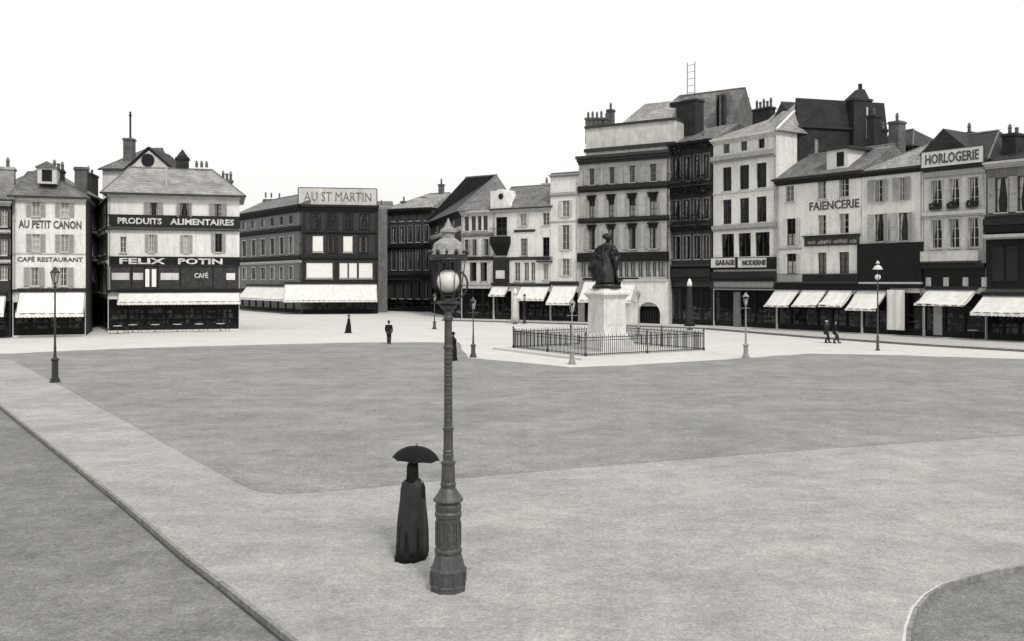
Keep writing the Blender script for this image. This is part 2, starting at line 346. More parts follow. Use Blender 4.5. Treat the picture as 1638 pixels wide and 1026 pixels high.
    def band(s, z, h=.25, out=.18, m='trim', u0=None, u1=None, name='string_course', step=True):
        u0 = -.0 if u0 is None else u0; u1 = s.f.W if u1 is None else u1
        mb = MB().box(u0, u1, -out, -.002, z-h*.5, z+h*.5)
        if step: mb.box(u0, u1, -out*.55, -.002, z-h*.95, z-h*.5-.001)
        return s.part(mb, name, m)
    def cornice(s, m='trim', h=.45, out=.45, z=None):
        z = s.H if z is None else z; W = s.f.W
        mb = MB().box(-.1, W+.1, -out, -.002, z-h*.35, z+.02).box(-.05, W+.05, -out*.65, -.002, z-h*.7, z-h*.352).box(0, W, -out*.35, -.002, z-h, z-h*.702)
        s.part(mb, 'cornice', m)
    def roof(s, zr, m='slate', hipL=0, hipR=0, ov=.35, depth=None, yr=None, z0=None, gable='white', u0=0, u1=None, y0=0, name='roof'):
        D = depth or s.depth; W = s.f.W if u1 is None else u1; z = s.H + .05 if z0 is None else z0; yr = yr if yr is not None else y0 + D/2
        e = [(u0-ov, y0-ov, z), (W+ov, y0-ov, z), (W+ov, y0+D+ov, z), (u0-ov, y0+D+ov, z)]
        r = [(u0+hipL-(ov if hipL == 0 else 0), yr, zr), (W-hipR+(ov if hipR == 0 else 0), yr, zr)]
        mb = MB().add(e + r, [(0,1,5,4), (1,2,5), (2,3,4,5), (3,0,4), (3,2,1,0)])
        rf = s.part(mb, name, m)
        rd = MB().bar(r[0], r[1], .12, 6)
        if hipL: rd.bar(e[0], r[0], .08, 5)
        if hipR: rd.bar(e[1], r[1], .08, 5)
        s.part(rd, 'ridge_tiles', 'midgrey', rf)
        s.part(MB().box(u0-ov, W+ov, y0-ov-.12, y0-ov+.02, z-.12, z+.06), 'gutter', 'darktrim', rf)
        return rf
    def chimney(s, px0, px1, pyt, pyb, back=4, m='brick', pots=2, d=1.0, potm='pot', poth=.6, cap=True):
        u0, zt = s.f.uz(px0, pyt, -back); u1, zb = s.f.uz(px1, pyb, -back)
        mb = MB().box(u0, u1, back-d/2, back+d/2, zb-2.5, zt-.25)
        if cap: mb.box(u0-.1, u1+.1, back-d/2-.1, back+d/2+.1, zt-.25, zt-.1).box(u0-.03, u1+.03, back-d/2-.03, back+d/2+.03, zt-.1, zt)
        c = s.part(mb, 'chimney', m)
        for k in range(pots):
            x = u0+(u1-u0)*(k+.5)/pots; hh = poth*(.8+.4*random.random())
            pm = MB().lathe([(.15, 0), (.13, hh*.7), (.17, hh*.75), (.14, hh)], 9, (x, back, zt))
            if k % 2 == 0: pm.lathe([(.16, 0), (.02, .2)], 9, (x, back, zt+hh+.05))
            s.part(pm, 'chimney_pot', potm, c, smooth=False)
    def awning(s, tx0, tx1, ty, bx0, by, out=1.8, valance=.28, m='canvas', label=None, w2=None, hang=None):
        u0 = s.u(tx0); u1 = s.u(tx1); zt = s.z((tx0+tx1)/2, ty); v0, zb = s.f.uz(bx0+(tx1-tx0)/2, by, out)
        n = 8; nu = 18; vs = []; sg_ = random.uniform(.05, .19); tl = random.uniform(-.09, .09); ph_ = random.uniform(0, 6)
        for i in range(n+1):
            t = i/n
            for j in range(nu+1):
                q = j/nu; sag = sg_*math.sin(math.pi*t)*(1+.3*math.sin(q*17+ph_)) - tl*(q-.5)*t*2 + .03*t*math.sin(q*9+ph_) ; vs.append((u0+(u1-u0)*q, -.03-out*t, zt+(zb+valance-zt)*t-sag))
        fs = [(i*(nu+1)+j, i*(nu+1)+j+1, (i+1)*(nu+1)+j+1, (i+1)*(nu+1)+j) for i in range(n) for j in range(nu)]
        vs2 = [(x, y+.004, z-.012) for x, y, z in vs]; k = len(vs)
        a = MB().add(vs, fs).add(vs2, [tuple(reversed(f)) for f in fs])
        aw = s.part(a, 'awning', m, smooth=True)
        if label: aw['label'] = label
        sc = []; nn = max(6, int((u1-u0)/.3))
        vv = []
        for j in range(nn*2+1):
            x = u0+(u1-u0)*j/(nn*2); vv += [(x, -.03-out-.015-.015*math.sin(j*1.3), zb+valance+.01), (x, -.03-out-.02-.03*math.sin(j*1.3), zb+(.05 if j % 2 == 0 else 0))]
        s.part(MB().add(vv, [(2*j, 2*j+1, 2*j+3, 2*j+2) for j in range(nn*2)]), 'valance', m, aw)
        fr = MB().bar((u0, -.03-out, zb+valance-.02), (u1, -.03-out, zb+valance-.02), .03)
        for x in (u0+.05, u1-.05): fr.bar((x, -.02, zb+valance-.35), (x, -.03-out, zb+valance-.03), .022); fr.bar((x, -.02, zt), (x, -.03-out, zb+valance-.02), .02)
        s.part(fr, 'awning_frame', 'iron', aw)
        bx = MB().box(u0-.1, u1+.1, -.28, -.004, zt-.02, zt+.25); s.part(bx, 'blind_box', 'charcoal', aw)
        return aw
    def shop(s, u0, u1, z1, m='black', bays=3, door=None, z0=.15, display=True, surround=True):  # black default puts the deep awning shade into the shopfront colour
        s.holes.append((u0, u1, z0, z1)); yy = .12; f = MB(); w_ = (u1-u0)/bays; t = .09
        f.box(u0, u1, yy, yy+.12, z1-.12, z1)
        f.box(u0, u1, yy, yy+.12, z0, z0+.55)
        for k in range(bays+1):
            x = u0+w_*k; a, b = max(u0, x-t), min(u1, x+t); f.box(a, b, yy-.05, yy+.1, z0+.551, z1-.121)
        for k in range(bays): f.box(u0+w_*k+t, u0+w_*(k+1)-t, yy+.01, yy+.08, z1-.75, z1-.68)
        sf = s.part(f, 'shopfront', m)
        s.part(MB().add([(u0,yy+.06,z0+.55),(u1,yy+.06,z0+.55),(u1,yy+.06,z1-.12),(u0,yy+.06,z1-.12)], [(0,1,2,3)]), 'pane', 'glass', sf)
        if display:
            g = MB(); x = u0+.3
            while x < u1-.5:
                for zz in (z0+.55, z0+1.1, z0+1.6):
                    if random.random() < .75:
                        wd, hh = .15+.4*random.random(), .12+.32*random.random(); g.box(x, x+wd, .35, .6, zz, zz+hh)
                x += .5
            g.box(u0+.1, u1-.1, .34, .62, z0+1.06, z0+1.09)
            s.part(g, 'display', 'goods', sf)
        return sf
    def fascia(s, z0, z1, m='charcoal', u0=.03, u1=None):
        return s.part(MB().box(u0, (s.f.W-.03) if u1 is None else u1, -.07, -.004, z0, z1), 'shop_fascia', m)
    def sign(s, txt, px0, px1, py0, py1, board=None, lett='letter_d', bold=.02, pad=.0, out=.12, name='sign', ty0=None, ty1=None, tx0=None, tx1=None):
        r = (px0+px1)/2; u0, u1 = s.u(px0), s.u(px1); z1, z0 = s.z(r, py0), s.z(r, py1); b = None
        if board:
            mb = MB().box(u0, u1, -out, -.003, z0, z1)
            b = s.part(mb, name, board)
            e = .06; fr = MB().box(u0-e, u1+e, -out-.03, -.003, z1+.001, z1+e).box(u0-e, u1+e, -out-.03, -.003, z0-e, z0-.001)
            s.part(fr, 'sign_frame', 'darktrim', b)
        lu0 = s.u(tx0 or px0, out if board else 0); lu1 = s.u(tx1 or px1, out if board else 0)
        zt, zb = s.z(r, ty0 or py0), s.z(r, ty1 or py1)
        if txt:
            words = txt.split('  '); tot = sum(len(w_) for w_ in words) + 1.2*(len(words)-1); x = lu0
            for w_ in words:
                ww = (lu1-lu0)*len(w_)/tot; t = text_mesh(w_, ww*.97, zt-zb, .02, bold); cx, cz = x+ww/2, (zt+zb)/2; y = -(out if board else 0)-.023
                t.v = [(v[0]+cx, v[1]+y, v[2]+cz) for v in t.v]
                s.part(t, 'lettering', lett, b); x += ww+(lu1-lu0)*1.2/tot
        return b
    def balcony(s, px0, px1, pyt, pyb, out=.7, m='iron', solid=None):
        r = (px0+px1)/2; u0, u1 = s.u(px0), s.u(px1); zt, zb = s.z(r, pyt), s.z(r, pyb)
        sl = s.part(MB().box(u0, u1, -out, -.003, zb-.15, zb), 'balcony', 'darktrim')
        rb = MB(); rb.box(u0, u1, -out, -out+.05, zt-.05, zt)
        if solid: rb.box(u0, u1, -out+.01, -out+.04, zb, zt-.05)
        for i in range(int((u1-u0)/.14)+1):
            x = u0+.02+i*.14
            if x < u1: rb.box(x-.012, x+.012, -out+.01, -out+.035, zb, zt-.05)
        for x in (u0, u1-.05):
            rb.box(x, x+.05, -out+.05, -.003, zt-.05, zt-.001)
            for i in range(4): rb.box(x+.01, x+.035, -out+.12+i*.14, -out+.145+i*.14, zb, zt-.051)
        s.part(rb, 'railing', solid or m, sl)
def panel(b, u0, u1, z0, z1, y0, y1, name, m, parent=None): return b.part(MB().box(u0, u1, y0, y1, z0, z1), name, m, parent)
# ---- ground --------------------------------------------------------------
def sheet(name, pts, z, m, kind='structure'):
    me = MB(); me.add([(x, y, z) for x, y in pts], [tuple(range(len(pts)))]); o = me.build(name, m); o['kind'] = kind
    bm = bmesh.new(); bm.from_mesh(o.data); bmesh.ops.triangulate(bm, faces=bm.faces)
    for f in bm.faces:
        if f.normal.z < 0: f.normal_flip()
    bm.to_mesh(o.data); bm.free(); return o
struct(MB().add([(-2500,-200,-.085),(2500,-200,-.085),(2500,2500,-.085),(-2500,2500,-.085)], [(0,1,2,3)]).build('ground', 'g_road'))
kl = [(4.5, 1.0), G(480, 1036), G(410, 980), G(350, 932), G(298, 893), G(200, 809), G(100, 729), G(0, 650), (-45, 71.5), (-75, 112)]
arc = [G(1638, 905), G(1590, 913), G(1540, 925), G(1505, 937), G(1480, 953), G(1462, 975), G(1452, 1005), G(1448, 1050), G(1450, 1110)]
slab = kl[::-1] + [(4.5, -6), (6, -6)] + arc[::-1] + [(24, 20.5), (110, 22), (110, 420), (-140, 420), (-140, 112)]
road = sheet('road', slab, 0, 'g_far')
def wallstrip(name, line, z0, z1, m, w=.0):
    mb = MB(); n = len(line); mb.add([(x, y, z0) for x, y in line] + [(x, y, z1) for x, y in line], [(i, i+1, n+i+1, n+i) for i in range(n-1)])
    return mb.build(name, m)
def offset(line, d):
    out = []
    for i, p in enumerate(line):
        a = Vector(line[max(0, i-1)]); b = Vector(line[min(len(line)-1, i+1)]); t = (b-a).normalized(); out.append((p[0]-t.y*d, p[1]+t.x*d))
    return out
def ribbon(name, line, w0, w1, z0, z1, m):
    a, b = offset(line, w0), offset(line, w1); n = len(line); mb = MB()
    vs = [(x, y, z0) for x, y in a] + [(x, y, z1) for x, y in a] + [(x, y, z1) for x, y in b] + [(x, y, z0) for x, y in b]
    fs = []
    for i in range(n-1):
        for k in range(3): fs.append((k*n+i, k*n+i+1, (k+1)*n+i+1, (k+1)*n+i))
    return struct(mb.add(vs, fs).build(name, m))
ribbon('kerb', kl, -.07, .005, -.085, .012, 'kerb')
ribbon('gutter', kl, .005, .05, -.085, -.079, 'gutter')
ribbon('kerb', arc[::-1], -.05, .005, -.085, .012, 'kerb'); ribbon('gutter', arc[::-1], .005, .05, -.085, -.079, 'gutter')
near = [(60, 45.3), G(1800,685),G(1638,697),G(1450,709),G(1300,720),G(1150,731),G(1000,743),G(870,754),G(742,765),G(660,774),G(600,780),G(540,785),G(500,788),G(465,790.5),G(440,790.5),G(420,788),G(400,782),G(370,768),G(320,741),G(260,708),G(200,674),G(150,647),G(100,619),G(60,598),G(20,577),G(-70,540)]
k2 = offset(kl, -.075)
path = sheet('path', [(24.2, 20.9), (62, 21.6)] + near + [(-75+.3, 112-12)] + k2[::-1][1:] + [(4.8, -5.9), (5.9, -5.9)] + [(x-.05, y+.02) for x, y in arc[::-1]], .004, 'g_path')
def wob(line, a, n):      # the worn edge of the gravel wanders a little
    out = []
    for i in range(len(line)-1):
        p, q = Vector(line[i]), Vector(line[i+1])
        for k in range(n): t = p.lerp(q, k/n); out.append((t.x+random.uniform(-a, a), t.y+random.uniform(-a, a)))
    return out + [line[-1]]
far = [G(-70,568),G(20,566),G(120,561),G(230,557),G(330,554),G(450,551),G(600,548),G(735,548),G(748,573),G(820,579),G(915,588),G(1000,585),G(1100,579),G(1195,573),G(1300,566),G(1450,569),G(1638,575),G(1800,580), (75, 63)]
square = sheet('square', wob(near[:-1], .015, 4) + wob(far, .12, 5), .008, 'g_square')
# statue island kerb
# ---- right and middle pavements -----------------------------------------
def rowR(px): p = (px-819)/1500; D = 127.8/(1+1.4*p); return (p*D, D)
def rowM(px): p = (px-819)/1500; D = 113/(1+.65*p); return (p*D, D)
kr = [rowM(760), rowM(935), rowM(1060)]
kright = [(rowM(735)[0]-2, rowM(735)[1]-3.2), (rowM(880)[0]-1.6, rowM(880)[1]-3.4), (rowM(1060)[0]-2.2, rowM(1060)[1]-4.2), G(1130,527), G(1300,541), G(1470,553), G(1638,563), G(1800,572)]
pv = kright + [(48, 60), (46, 75), rowR(1500)] + [rowR(1300)] + [rowR(1080)] + [(rowM(1060)[0]+2, rowM(1060)[1]+2), (rowM(735)[0], rowM(735)[1]+2)]
pvs = sheet('pavement', pv, .13, 'g_pave')
ribbon('kerb', kright, 0, .25, .0, .138, 'kerb'); ribbon('gutter', kright, -.3, 0, .002, .012, 'gutter')

# ================= LEFT ROW =================
# building at the very left edge
f = Fac(PD(-95, 77.5), PD(17, 79.5)); b = Bld('corner_house', 'dark shop house cut by the left edge of the view, beside the white cafe', f, 11.6, 9, 'dark')
for yy0, yy1 in ((335, 362), (382, 408), (425, 448)): b.windows([(-60,-48),(-28,-15),(2,12)], yy0, yy1, ref=0, curtain='full', shut='dshut')
b.band(b.z(5, 370), .22, .2, 'trim'); b.band(b.z(5, 418), .22, .2, 'trim'); b.cornice('trim')
b.shop(.06, f.W-.06, 3.1, bays=4); b.awning(-80, 10, 472, -66, 508, 1.9)
b.build_wall(); b.roof(b.z(5, 268, -4), 'slate', 0, 3); b.chimney(1, 24, 268, 288, 4, 'pbrick', 1, 1.4)
# the white cafe
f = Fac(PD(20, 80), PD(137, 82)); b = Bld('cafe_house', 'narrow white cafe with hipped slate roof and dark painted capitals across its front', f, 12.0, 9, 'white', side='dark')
c2 = [(54,61),(99,106)]
b.windows([(51,64),(97,110)], 319, 347, ref=80, shut='shut', frame='frame', curtain='full', shw=.42)
b.windows([(51,64),(97,110)], 375, 403, ref=80, shut='shut', curtain='full', shw=.42)
b.windows([(49,62),(95,108)], 428, 458, ref=80, shut='shut', curtain='sides', shw=.5)
b.sign('AU PETIT CANON', 28, 132, 353, 366, bold=.025); b.sign('CAFÉ RESTAURANT', 26, 134, 410, 419, bold=.02)
b.band(b.z(80, 406), .1, .06, 'trim', step=False); b.band(b.z(80, 465), .2, .2, 'charcoal', step=False)
b.shop(.06, f.W-.06, 3.0, bays=4); b.awning(30, 137, 466, 42, 508, 2.1, .35, label='long cream canvas awning, curling at its right end')
b.cornice('cream', .4, .35); b.build_wall(); b.roof(b.z(80, 277, -4.5), 'slate', b.u(44, -4.5), f.W-b.u(76, -4.5))
b.chimney(84, 103, 272, 300, 6.5, 'dbrick', 3, 1.2); b.chimney(120, 139, 268, 292, 7, 'brick', 0, 1.2)
# its dormer
ud, zd = f.uz(76, 291, -1.2); dm = b.part(MB().box(ud-.75, ud+.75, .8, 3.6, zd-.2+.0, zd+1.0+.2), 'dormer', 'cream')
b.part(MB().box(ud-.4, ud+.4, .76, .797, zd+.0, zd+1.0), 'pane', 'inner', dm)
b.part(MB().add([(ud-.95,.6,zd+1.2),(ud+.95,.6,zd+1.2),(ud,.6,zd+1.75),(ud-.95,3.8,zd+1.2),(ud+.95,3.8,zd+1.2),(ud,3.8,zd+1.75)], [(0,1,2),(5,4,3),(0,2,5,3),(2,1,4,5),(1,0,3,4)]), 'dormer_roof', 'slate', dm)
# the lane between
f = Fac(PD(132, 92), PD(161, 100)); b = Bld('lane_house', 'dark narrow house deep in the lane between the white cafe and the grocery', f, 13.3, 8, 'dark')
b.windows([(143,151)], 340, 365, curtain='full'); b.windows([(143,151)], 382, 410, curtain='full'); b.windows([(143,151)], 425, 450, curtain='half')
b.band(b.z(150, 372), .2); b.band(b.z(150, 416), .2); b.shop(.06, f.W-.06, 3.4, bays=2); b.build_wall(); b.roof(16.0, 'slate', 1, 1)
b.chimney(138, 150, 276, 300, 3, 'dbrick', 2, 1)
f = Fac(PD(150, 104), PD(172.5, 89.5)); b = Bld('lane_corner_house', 'grey shuttered house end seen at a slant just left of the grocery', f, 12.6, 2.6, 'midgrey')
b.windows([(157,161),(166,170)], 345, 366, curtain='full', cloth='cloth', shut=None); b.windows([(157,161),(166,170)], 380, 408, curtain='full')
b.windows([(156,161),(165,170)], 430, 468, curtain='full', cloth='dcloth'); b.band(b.z(165, 374), .2); b.band(b.z(165, 420), .25); b.shop(.06, f.W-.06, 3.1, bays=3)
b.build_wall(); b.roof(13.9, 'slate', 0, 3, ov=.15)
# house with the gable behind the grocery
f = Fac(PD(164, 108), PD(277, 108)); b = Bld('gabled_house', 'tall house behind the grocery showing only its tiled roof, half-timbered gable and stovepipe', f, b.z(220, 268, -4), 9, 'cream')
b.H = f.uz(220, 272)[1]
b.build_wall(); zt = f.uz(220, 238, -4.5)[1]; b.roof(zt, 'slate', 3.4, 0, u1=f.W-3.2, gable='cream')
ug, zg = f.uz(240, 237, .2); gl, zl = f.uz(205, 272, .2); gr = f.uz(277, 268, .2)[0]
gb = b.part(MB().add([(gl,-.5,b.H),(gr,-.5,b.H),(ug,-.5,zg-.3),(gl,6,b.H),(gr,6,b.H),(ug,6,zg-.3)], [(0,1,2),(5,4,3),(0,2,5,3),(2,1,4,5)]), 'gable', 'cream')
b.part(MB().bar((gl-.3,-.6,b.H-.1),(ug,-.6,zg),.16,4).bar((gr+.3,-.6,b.H-.1),(ug,-.6,zg),.16,4).add([(gl-.4,-.8,b.H-.1),(ug,-.8,zg+.05),(ug,6,zg+.05),(gl-.4,6,b.H-.1)],[(0,1,2,3)]).add([(gr+.4,-.8,b.H-.1),(ug,-.8,zg+.05),(ug,6,zg+.05),(gr+.4,6,b.H-.1)],[(0,3,2,1)]), 'bargeboard', 'darktrim', gb)
wn = MB().lathe([(.75,0),(.75,.06)], 12); wn.v = [(v[0]+ug-.1, -.56-v[2], v[1]+b.H+1.05) for v in wn.v]; b.part(wn, 'oculus', 'inner', gb)
b.chimney(200, 214, 222, 262, 2, 'brick', 0, 1.1)
uc, zc = f.uz(208.5, 222, -2); zt2 = f.uz(208, 179, -2)[1]; b.part(MB().bar((uc, 2, zc-.1), (uc, 2, zt2), .12, 8).bar((uc,2,zt2-.5),(uc,2,zt2-.4),.2,8), 'stovepipe', 'dbrick')
# the grocery
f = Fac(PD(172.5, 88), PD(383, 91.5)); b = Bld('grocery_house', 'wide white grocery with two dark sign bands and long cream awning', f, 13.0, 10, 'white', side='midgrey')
b.windows([(239,252)], 325, 347, ref=280, curtain='sides', frame='dframe', shut='shut', shw=.5, ang=5)
b.windows([(288,302)], 325, 347, ref=280, curtain='tied', frame='dframe', shut='shut', shw=.35, ang=40); b.windows([(343,354)], 325, 347, ref=280, curtain='sides', frame='dframe', shut='shut', shw=.5)
b.sign('PRODUITS  ALIMENTAIRES', 174, 384, 346, 364, board='charcoal', lett='letter_w', bold=.03, tx0=187, tx1=376, ty0=350, ty1=360, out=.15)
b.band(b.z(280, 368), .12, .3, 'darktrim', step=False)
b.windows([(192,202)], 380, 405, ref=280, curtain='full', frame='frame', cloth='dcloth')
b.windows([(238,246)], 376, 404, ref=280, curtain='full', shut='shut', shw=.32); b.windows([(294,302)], 376, 404, ref=280, curtain='full', shut='shut', shw=.32)
b.windows([(344,355)], 373, 403, ref=280, curtain='none', frame='dframe', shut='shut', shw=.36)
b.sign('FELIX  POTIN', 175, 384, 412, 424.5, board='black', lett='letter_w', bold=.03, tx0=190, tx1=357, ty0=413.5, ty1=423, out=.2)
# first floor timber front between the signs and the awning
zb, zt = b.z(280, 464), b.z(280, 426)
pn = panel(b, .05, f.W-.05, zb, zt, -.1, -.004, 'timber_front', 'dark')
for a, c_, m_ in ((179,207,'sign_g'),(213,229,'sign_g'),(257,286,'sign_g'),(362,376,'sign_w')):
    z1_, z0_ = b.z(280, 437), b.z(280, 448); panel(b, b.u(a), b.u(c_), z0_, z1_, -.14, -.102, 'sign_panel', m_, pn)
for a, c_ in ((232,239),(243,250)): panel(b, b.u(a), b.u(c_), b.z(280,459), b.z(280,431), -.15, -.103, 'blind', 'cloth', pn)
t = text_mesh('CAFÉ', b.u(333)-b.u(311), .6, .02, .02); t.v = [(v[0]+b.u(322), v[1]-.13, v[2]+b.z(280,440)) for v in t.v]; b.part(t, 'lettering', 'letter_w', pn)
for xx in (210, 231, 252, 288, 340): panel(b, b.u(xx), b.u(xx)+.09, zb+.02, zt-.02, -.17, -.155, 'mullion', 'black', pn)
b.band(zb-.1, .22, .35, 'black', step=False)
b.shop(.06, f.W-.06, 3.1, bays=7); b.awning(190, 384, 466, 192, 488, 1.5, .3, label='long cream canvas awning over the grocery front')
b.cornice('cream', .35, .35); b.build_wall(); b.roof(b.z(270, 270, -5), 'palesl', b.u(207, -5), f.W-b.u(340, -5), ov=.6)
b.chimney(282, 302, 252, 270, 5.5, 'dbrick', 0, 1.2); 
uc, zc = f.uz(292, 243, -5.5); b.part(MB().lathe([(.75,-.55),(.02,.25)], 4, (uc, 5.5, zc), rot=R(45)), 'chimney_cowl', 'dbrick')
for p_ in ((314,),(322,),(330,)): b.chimney(p_[0]-2, p_[0]+3, 268, 272, 5, 'brick', 1, .4, poth=.5, cap=False)
b.chimney(354, 372, 288, 300, 4, 'brick', 3, .8)
uc, zc = f.uz(266, 303, -1.2); fp = b.part(MB().bar((uc, 1.2, zc-.4), (uc, 1.2, f.uz(266, 268, -1.2)[1]), .1, 6), 'flue_pipe', 'trim')
# ================= FAR MIDDLE =================
fR = Fac(PD(482, 136), PD(605, 138)); b = Bld('corner_store', 'long low corner building with black painted end front and pale faded signboard above', fR, 15.9, 16, 'dark', side='dark')
b.windows([(500,517),(549,564)], 378, 404, ref=540, curtain='blind', frame='frame')
b.windows([(498,512),(522,534),(550,564),(576,590)], 342, 366, ref=540, curtain='tied', frame='dframe', cloth='goods', sill='charcoal', surround='charcoal'); b.windows([(524,534),(574,588)], 378, 404, ref=540, curtain='sides', frame='dframe', cloth='dcloth', sill='charcoal', surround='charcoal')
b.windows([(490,532)], 421, 446, ref=540, curtain='blind', frame='frame', bars=1); b.windows([(543,556),(558,571)], 421, 446, ref=540, curtain='blind', bars=1); b.windows([(574,596)], 421, 446, ref=540, curtain='blind', bars=1)
b.band(b.z(540, 410), .5, .3, 'charcoal'); b.band(b.z(540, 371), .3, .25, 'charcoal'); b.cornice('charcoal', .9, .6)
for xx in (484, 536, 600): panel(b, b.u(xx), b.u(xx)+.4, b.z(540,450), b.z(540,332), -.1, -.004, 'pilaster', 'charcoal')
b.shop(.06, fR.W-.06, 3.6, bays=6); b.awning(455, 603, 454, 455, 484, 2.0, .3, label='long bright white awning across the black corner front')
panel(b, b.u(490), b.u(600), b.z(540,452), b.z(540,449), -.25, -.004, 'fascia', 'charcoal')
b.build_wall()
z0, z1 = fR.uz(540, 330, -.3)[1], fR.uz(540, 302, -.3)[1]; u0, u1 = b.u(477), b.u(603)
sg = panel(b, u0, u1, b.H+.05, z1, .3, .45, 'rooftop_sign', 'sign_g')
t = text_mesh('AU ST MARTIN', u1-u0-1.6, 1.35, .01, .0); t.v = [(v[0]+(u0+u1)/2, v[1]+.27, v[2]+(z0+z1)/2+.1) for v in t.v]; b.part(t, 'lettering', 'midgrey', sg)
b.part(MB().bar((u0,.37,z1+.05),(u1,.37,z1+.05),.09,6).bar((u0,.37,b.H),(u0,.37,z1),.09,6).bar((u1,.37,b.H),(u1,.37,z1),.09,6), 'sign_frame', 'dark', sg)
fL = Fac(PD(376, 159), PD(482, 136)); l = Bld('', '', fL, 15.9, 14, 'midgrey', root=b)
for y0_, y1_, cl in ((382, 408, 'dcloth'), (428, 447, 'cloth')):
    l.windows([(388,394),(403,409),(418,424),(433,439),(448,454),(463,469)], y0_, y1_, ref=430, curtain='tied', frame='dframe', cloth=cl, surround='grey')
l.windows([(388,393),(403,408),(418,423),(433,438),(448,453),(463,468)], 350, 363, ref=430, curtain='full', frame='dframe', cloth='dcloth')
l.band(l.z(430, 370), .5, .3, 'black'); l.band(l.z(430, 414), .5, .3, 'black'); l.band(l.z(430, 420), .3, .2, 'grey'); l.band(l.z(430,341), .25, .2, 'black'); l.cornice('black', 1.0, .5)
l.shop(.06, fL.W-.06, 3.6, bays=9); l.awning(396, 478, 458, 398, 482, 1.8, .3, label='dingy canvas awning along the long side front'); l.build_wall()
zz = fL.uz(430, 321, -5)[1]; l.roof(zz, 'slate', 0, 0, depth=10, ov=.3)
for x in (425, 434, 447): l.chimney(x-2, x+2, 317, 324, 5, 'brick', 1, .6, poth=.7, cap=False)
b.part(MB().box(.2, fR.W-.2, 1, 9, b.H+.02, b.H+.6), 'flat_roof', 'darksl')
# pale narrow house
f = Fac(PD(601, 158), PD(620, 158)); b = Bld('narrow_pale_house', 'thin strip of pale house between the black corner building and the dark terrace', f, 16.5, 8, 'grey')
b.windows([(608,614)], 380, 400, curtain='full'); b.windows([(608,614)], 415, 435, curtain='full'); b.windows([(608,615)], 452, 475, curtain='full'); b.shop(.06, f.W-.06, 2.8, bays=1)
b.build_wall(); b.roof(18.5, 'slate', 0, 0); b.chimney(606, 614, 328, 340, 3, 'brick', 1, 1)
# dark terrace
f = Fac(PD(618, 150), PD(690, 146)); b = Bld('dark_terrace', 'dark sooty terrace at the far end of the square, just left of the tall lamp', f, 16.2, 10, 'dark')
cs = [(627,633),(640,646),(653,659),(666,672),(679,685)]
b.windows(cs, 362, 388, ref=655, curtain='tied', frame='dframe', surround='midgrey'); b.windows(cs, 400, 432, ref=655, curtain='tied', frame='dframe', surround='midgrey'); b.windows(cs, 452, 478, ref=655, curtain='sides', frame='dframe', cloth='dcloth')
b.windows(cs, 343, 354, ref=655, curtain='full', cloth='dcloth', frame='dframe')
b.band(b.z(655, 394), .5, .4, 'black'); b.band(b.z(655, 443), .6, .4, 'black'); b.balcony(620, 678, 438, 446, .5)
b.shop(.06, f.W-.06, 2.0, bays=5); b.cornice('black', .8, .5); b.build_wall(); b.roof(b.z(655, 312, -5), 'palesl', 5, 0)
b.chimney(643, 649, 322, 340, 2, 'brick', 1, .8); b.chimney(676, 684, 316, 340, 4, 'dbrick', 0, .8); b.chimney(703, 709, 295, 320, 5, 'brick', 1, .7)
# corner block with the steep roof
C0, C1, C2 = PD(690, 143), PD(738, rowM(738)[1]), rowM(789)
f = Fac(C1, C2); b = Bld('steep_roof_house', 'grey corner house under a steep tall slate roof, right behind the tall street lamp', f, f.uz(762, 338)[1], 10, 'cream')
b.windows([(743,750),(754,761),(764,770),(773,780)], 346, 369, ref=762, curtain='full', frame='dframe', cloth='dcloth'); b.windows([(743,749),(755,762),(774,781)], 383, 409, ref=762, curtain='sides', frame='dframe', shut='shut', shw=.2)
b.windows([(751,762),(768,779)], 420, 450, ref=762, curtain='sides', frame='dframe', cloth='dcloth'); b.band(b.z(762, 375), .3, .2, 'midgrey'); b.band(b.z(762, 413), .3, .3, 'charcoal'); b.band(b.z(762,454), .2, .2)
b.shop(.06, f.W-.06, 3.9, bays=3); b.awning(787, 788.5, 458, 787, 477, .3) if 0 else None; b.cornice('trim', .5, .4); b.build_wall()
f2 = Fac(C0, C1); l = Bld('', '', f2, b.H, 6, 'dark', root=b)
l.windows([(697,701),(708,713),(721,727)], 348, 366, ref=715, curtain='full', frame='frame'); l.windows([(697,701),(708,713),(721,727)], 378, 404, ref=715, curtain='sides', frame='dframe', cloth='dcloth'); l.windows([(697,701),(708,713),(721,727)], 420, 445, ref=715, curtain='half', frame='dframe', cloth='dcloth')
l.band(l.z(715, 372), .4, .2, 'grey'); l.band(l.z(715, 412), .4, .2, 'charcoal'); l.shop(.06, f2.W-.06, 3.7, bays=5); l.cornice('black', .6, .4); l.build_wall()
def W3(px, py, D): return Vector(((px-819)/1500*D, D, CAMH-(py-450)/1500*D))
Ez = b.H+.05; p1, p2 = W3(745, 284, 133), W3(795, 280, 128)
A_, B_, C_ = Vector((*C0, Ez))+Vector((-1.2,-.2,0)), Vector((*C1, Ez))+Vector((-.5,-.6,0)), Vector((*C2, Ez))+Vector((1.8,-.3,0)); D_, E_ = C_+Vector((3,26,0)), A_+Vector((8,10,0))
mb = MB().add([b.inv @ v for v in (A_, B_, C_, D_, E_, p1, p2)], [(0,1,6,5),(1,2,6),(2,3,6),(3,4,5,6),(4,0,5),(4,3,2,1,0)])
rf = mb.build('roof', 'darksl', b.root); rf.data.materials.append(M['slate']); rf.data.polygons[1].material_index = 1; rf.data.polygons[2].material_index = 1  # left slope darker, front slope lighter: shading put into the tile colours
MB().bar(b.inv@B_, b.inv@p2, .12, 5).bar(b.inv@p1, b.inv@p2, .12, 5).build('ridge_tiles', 'midgrey', rf)
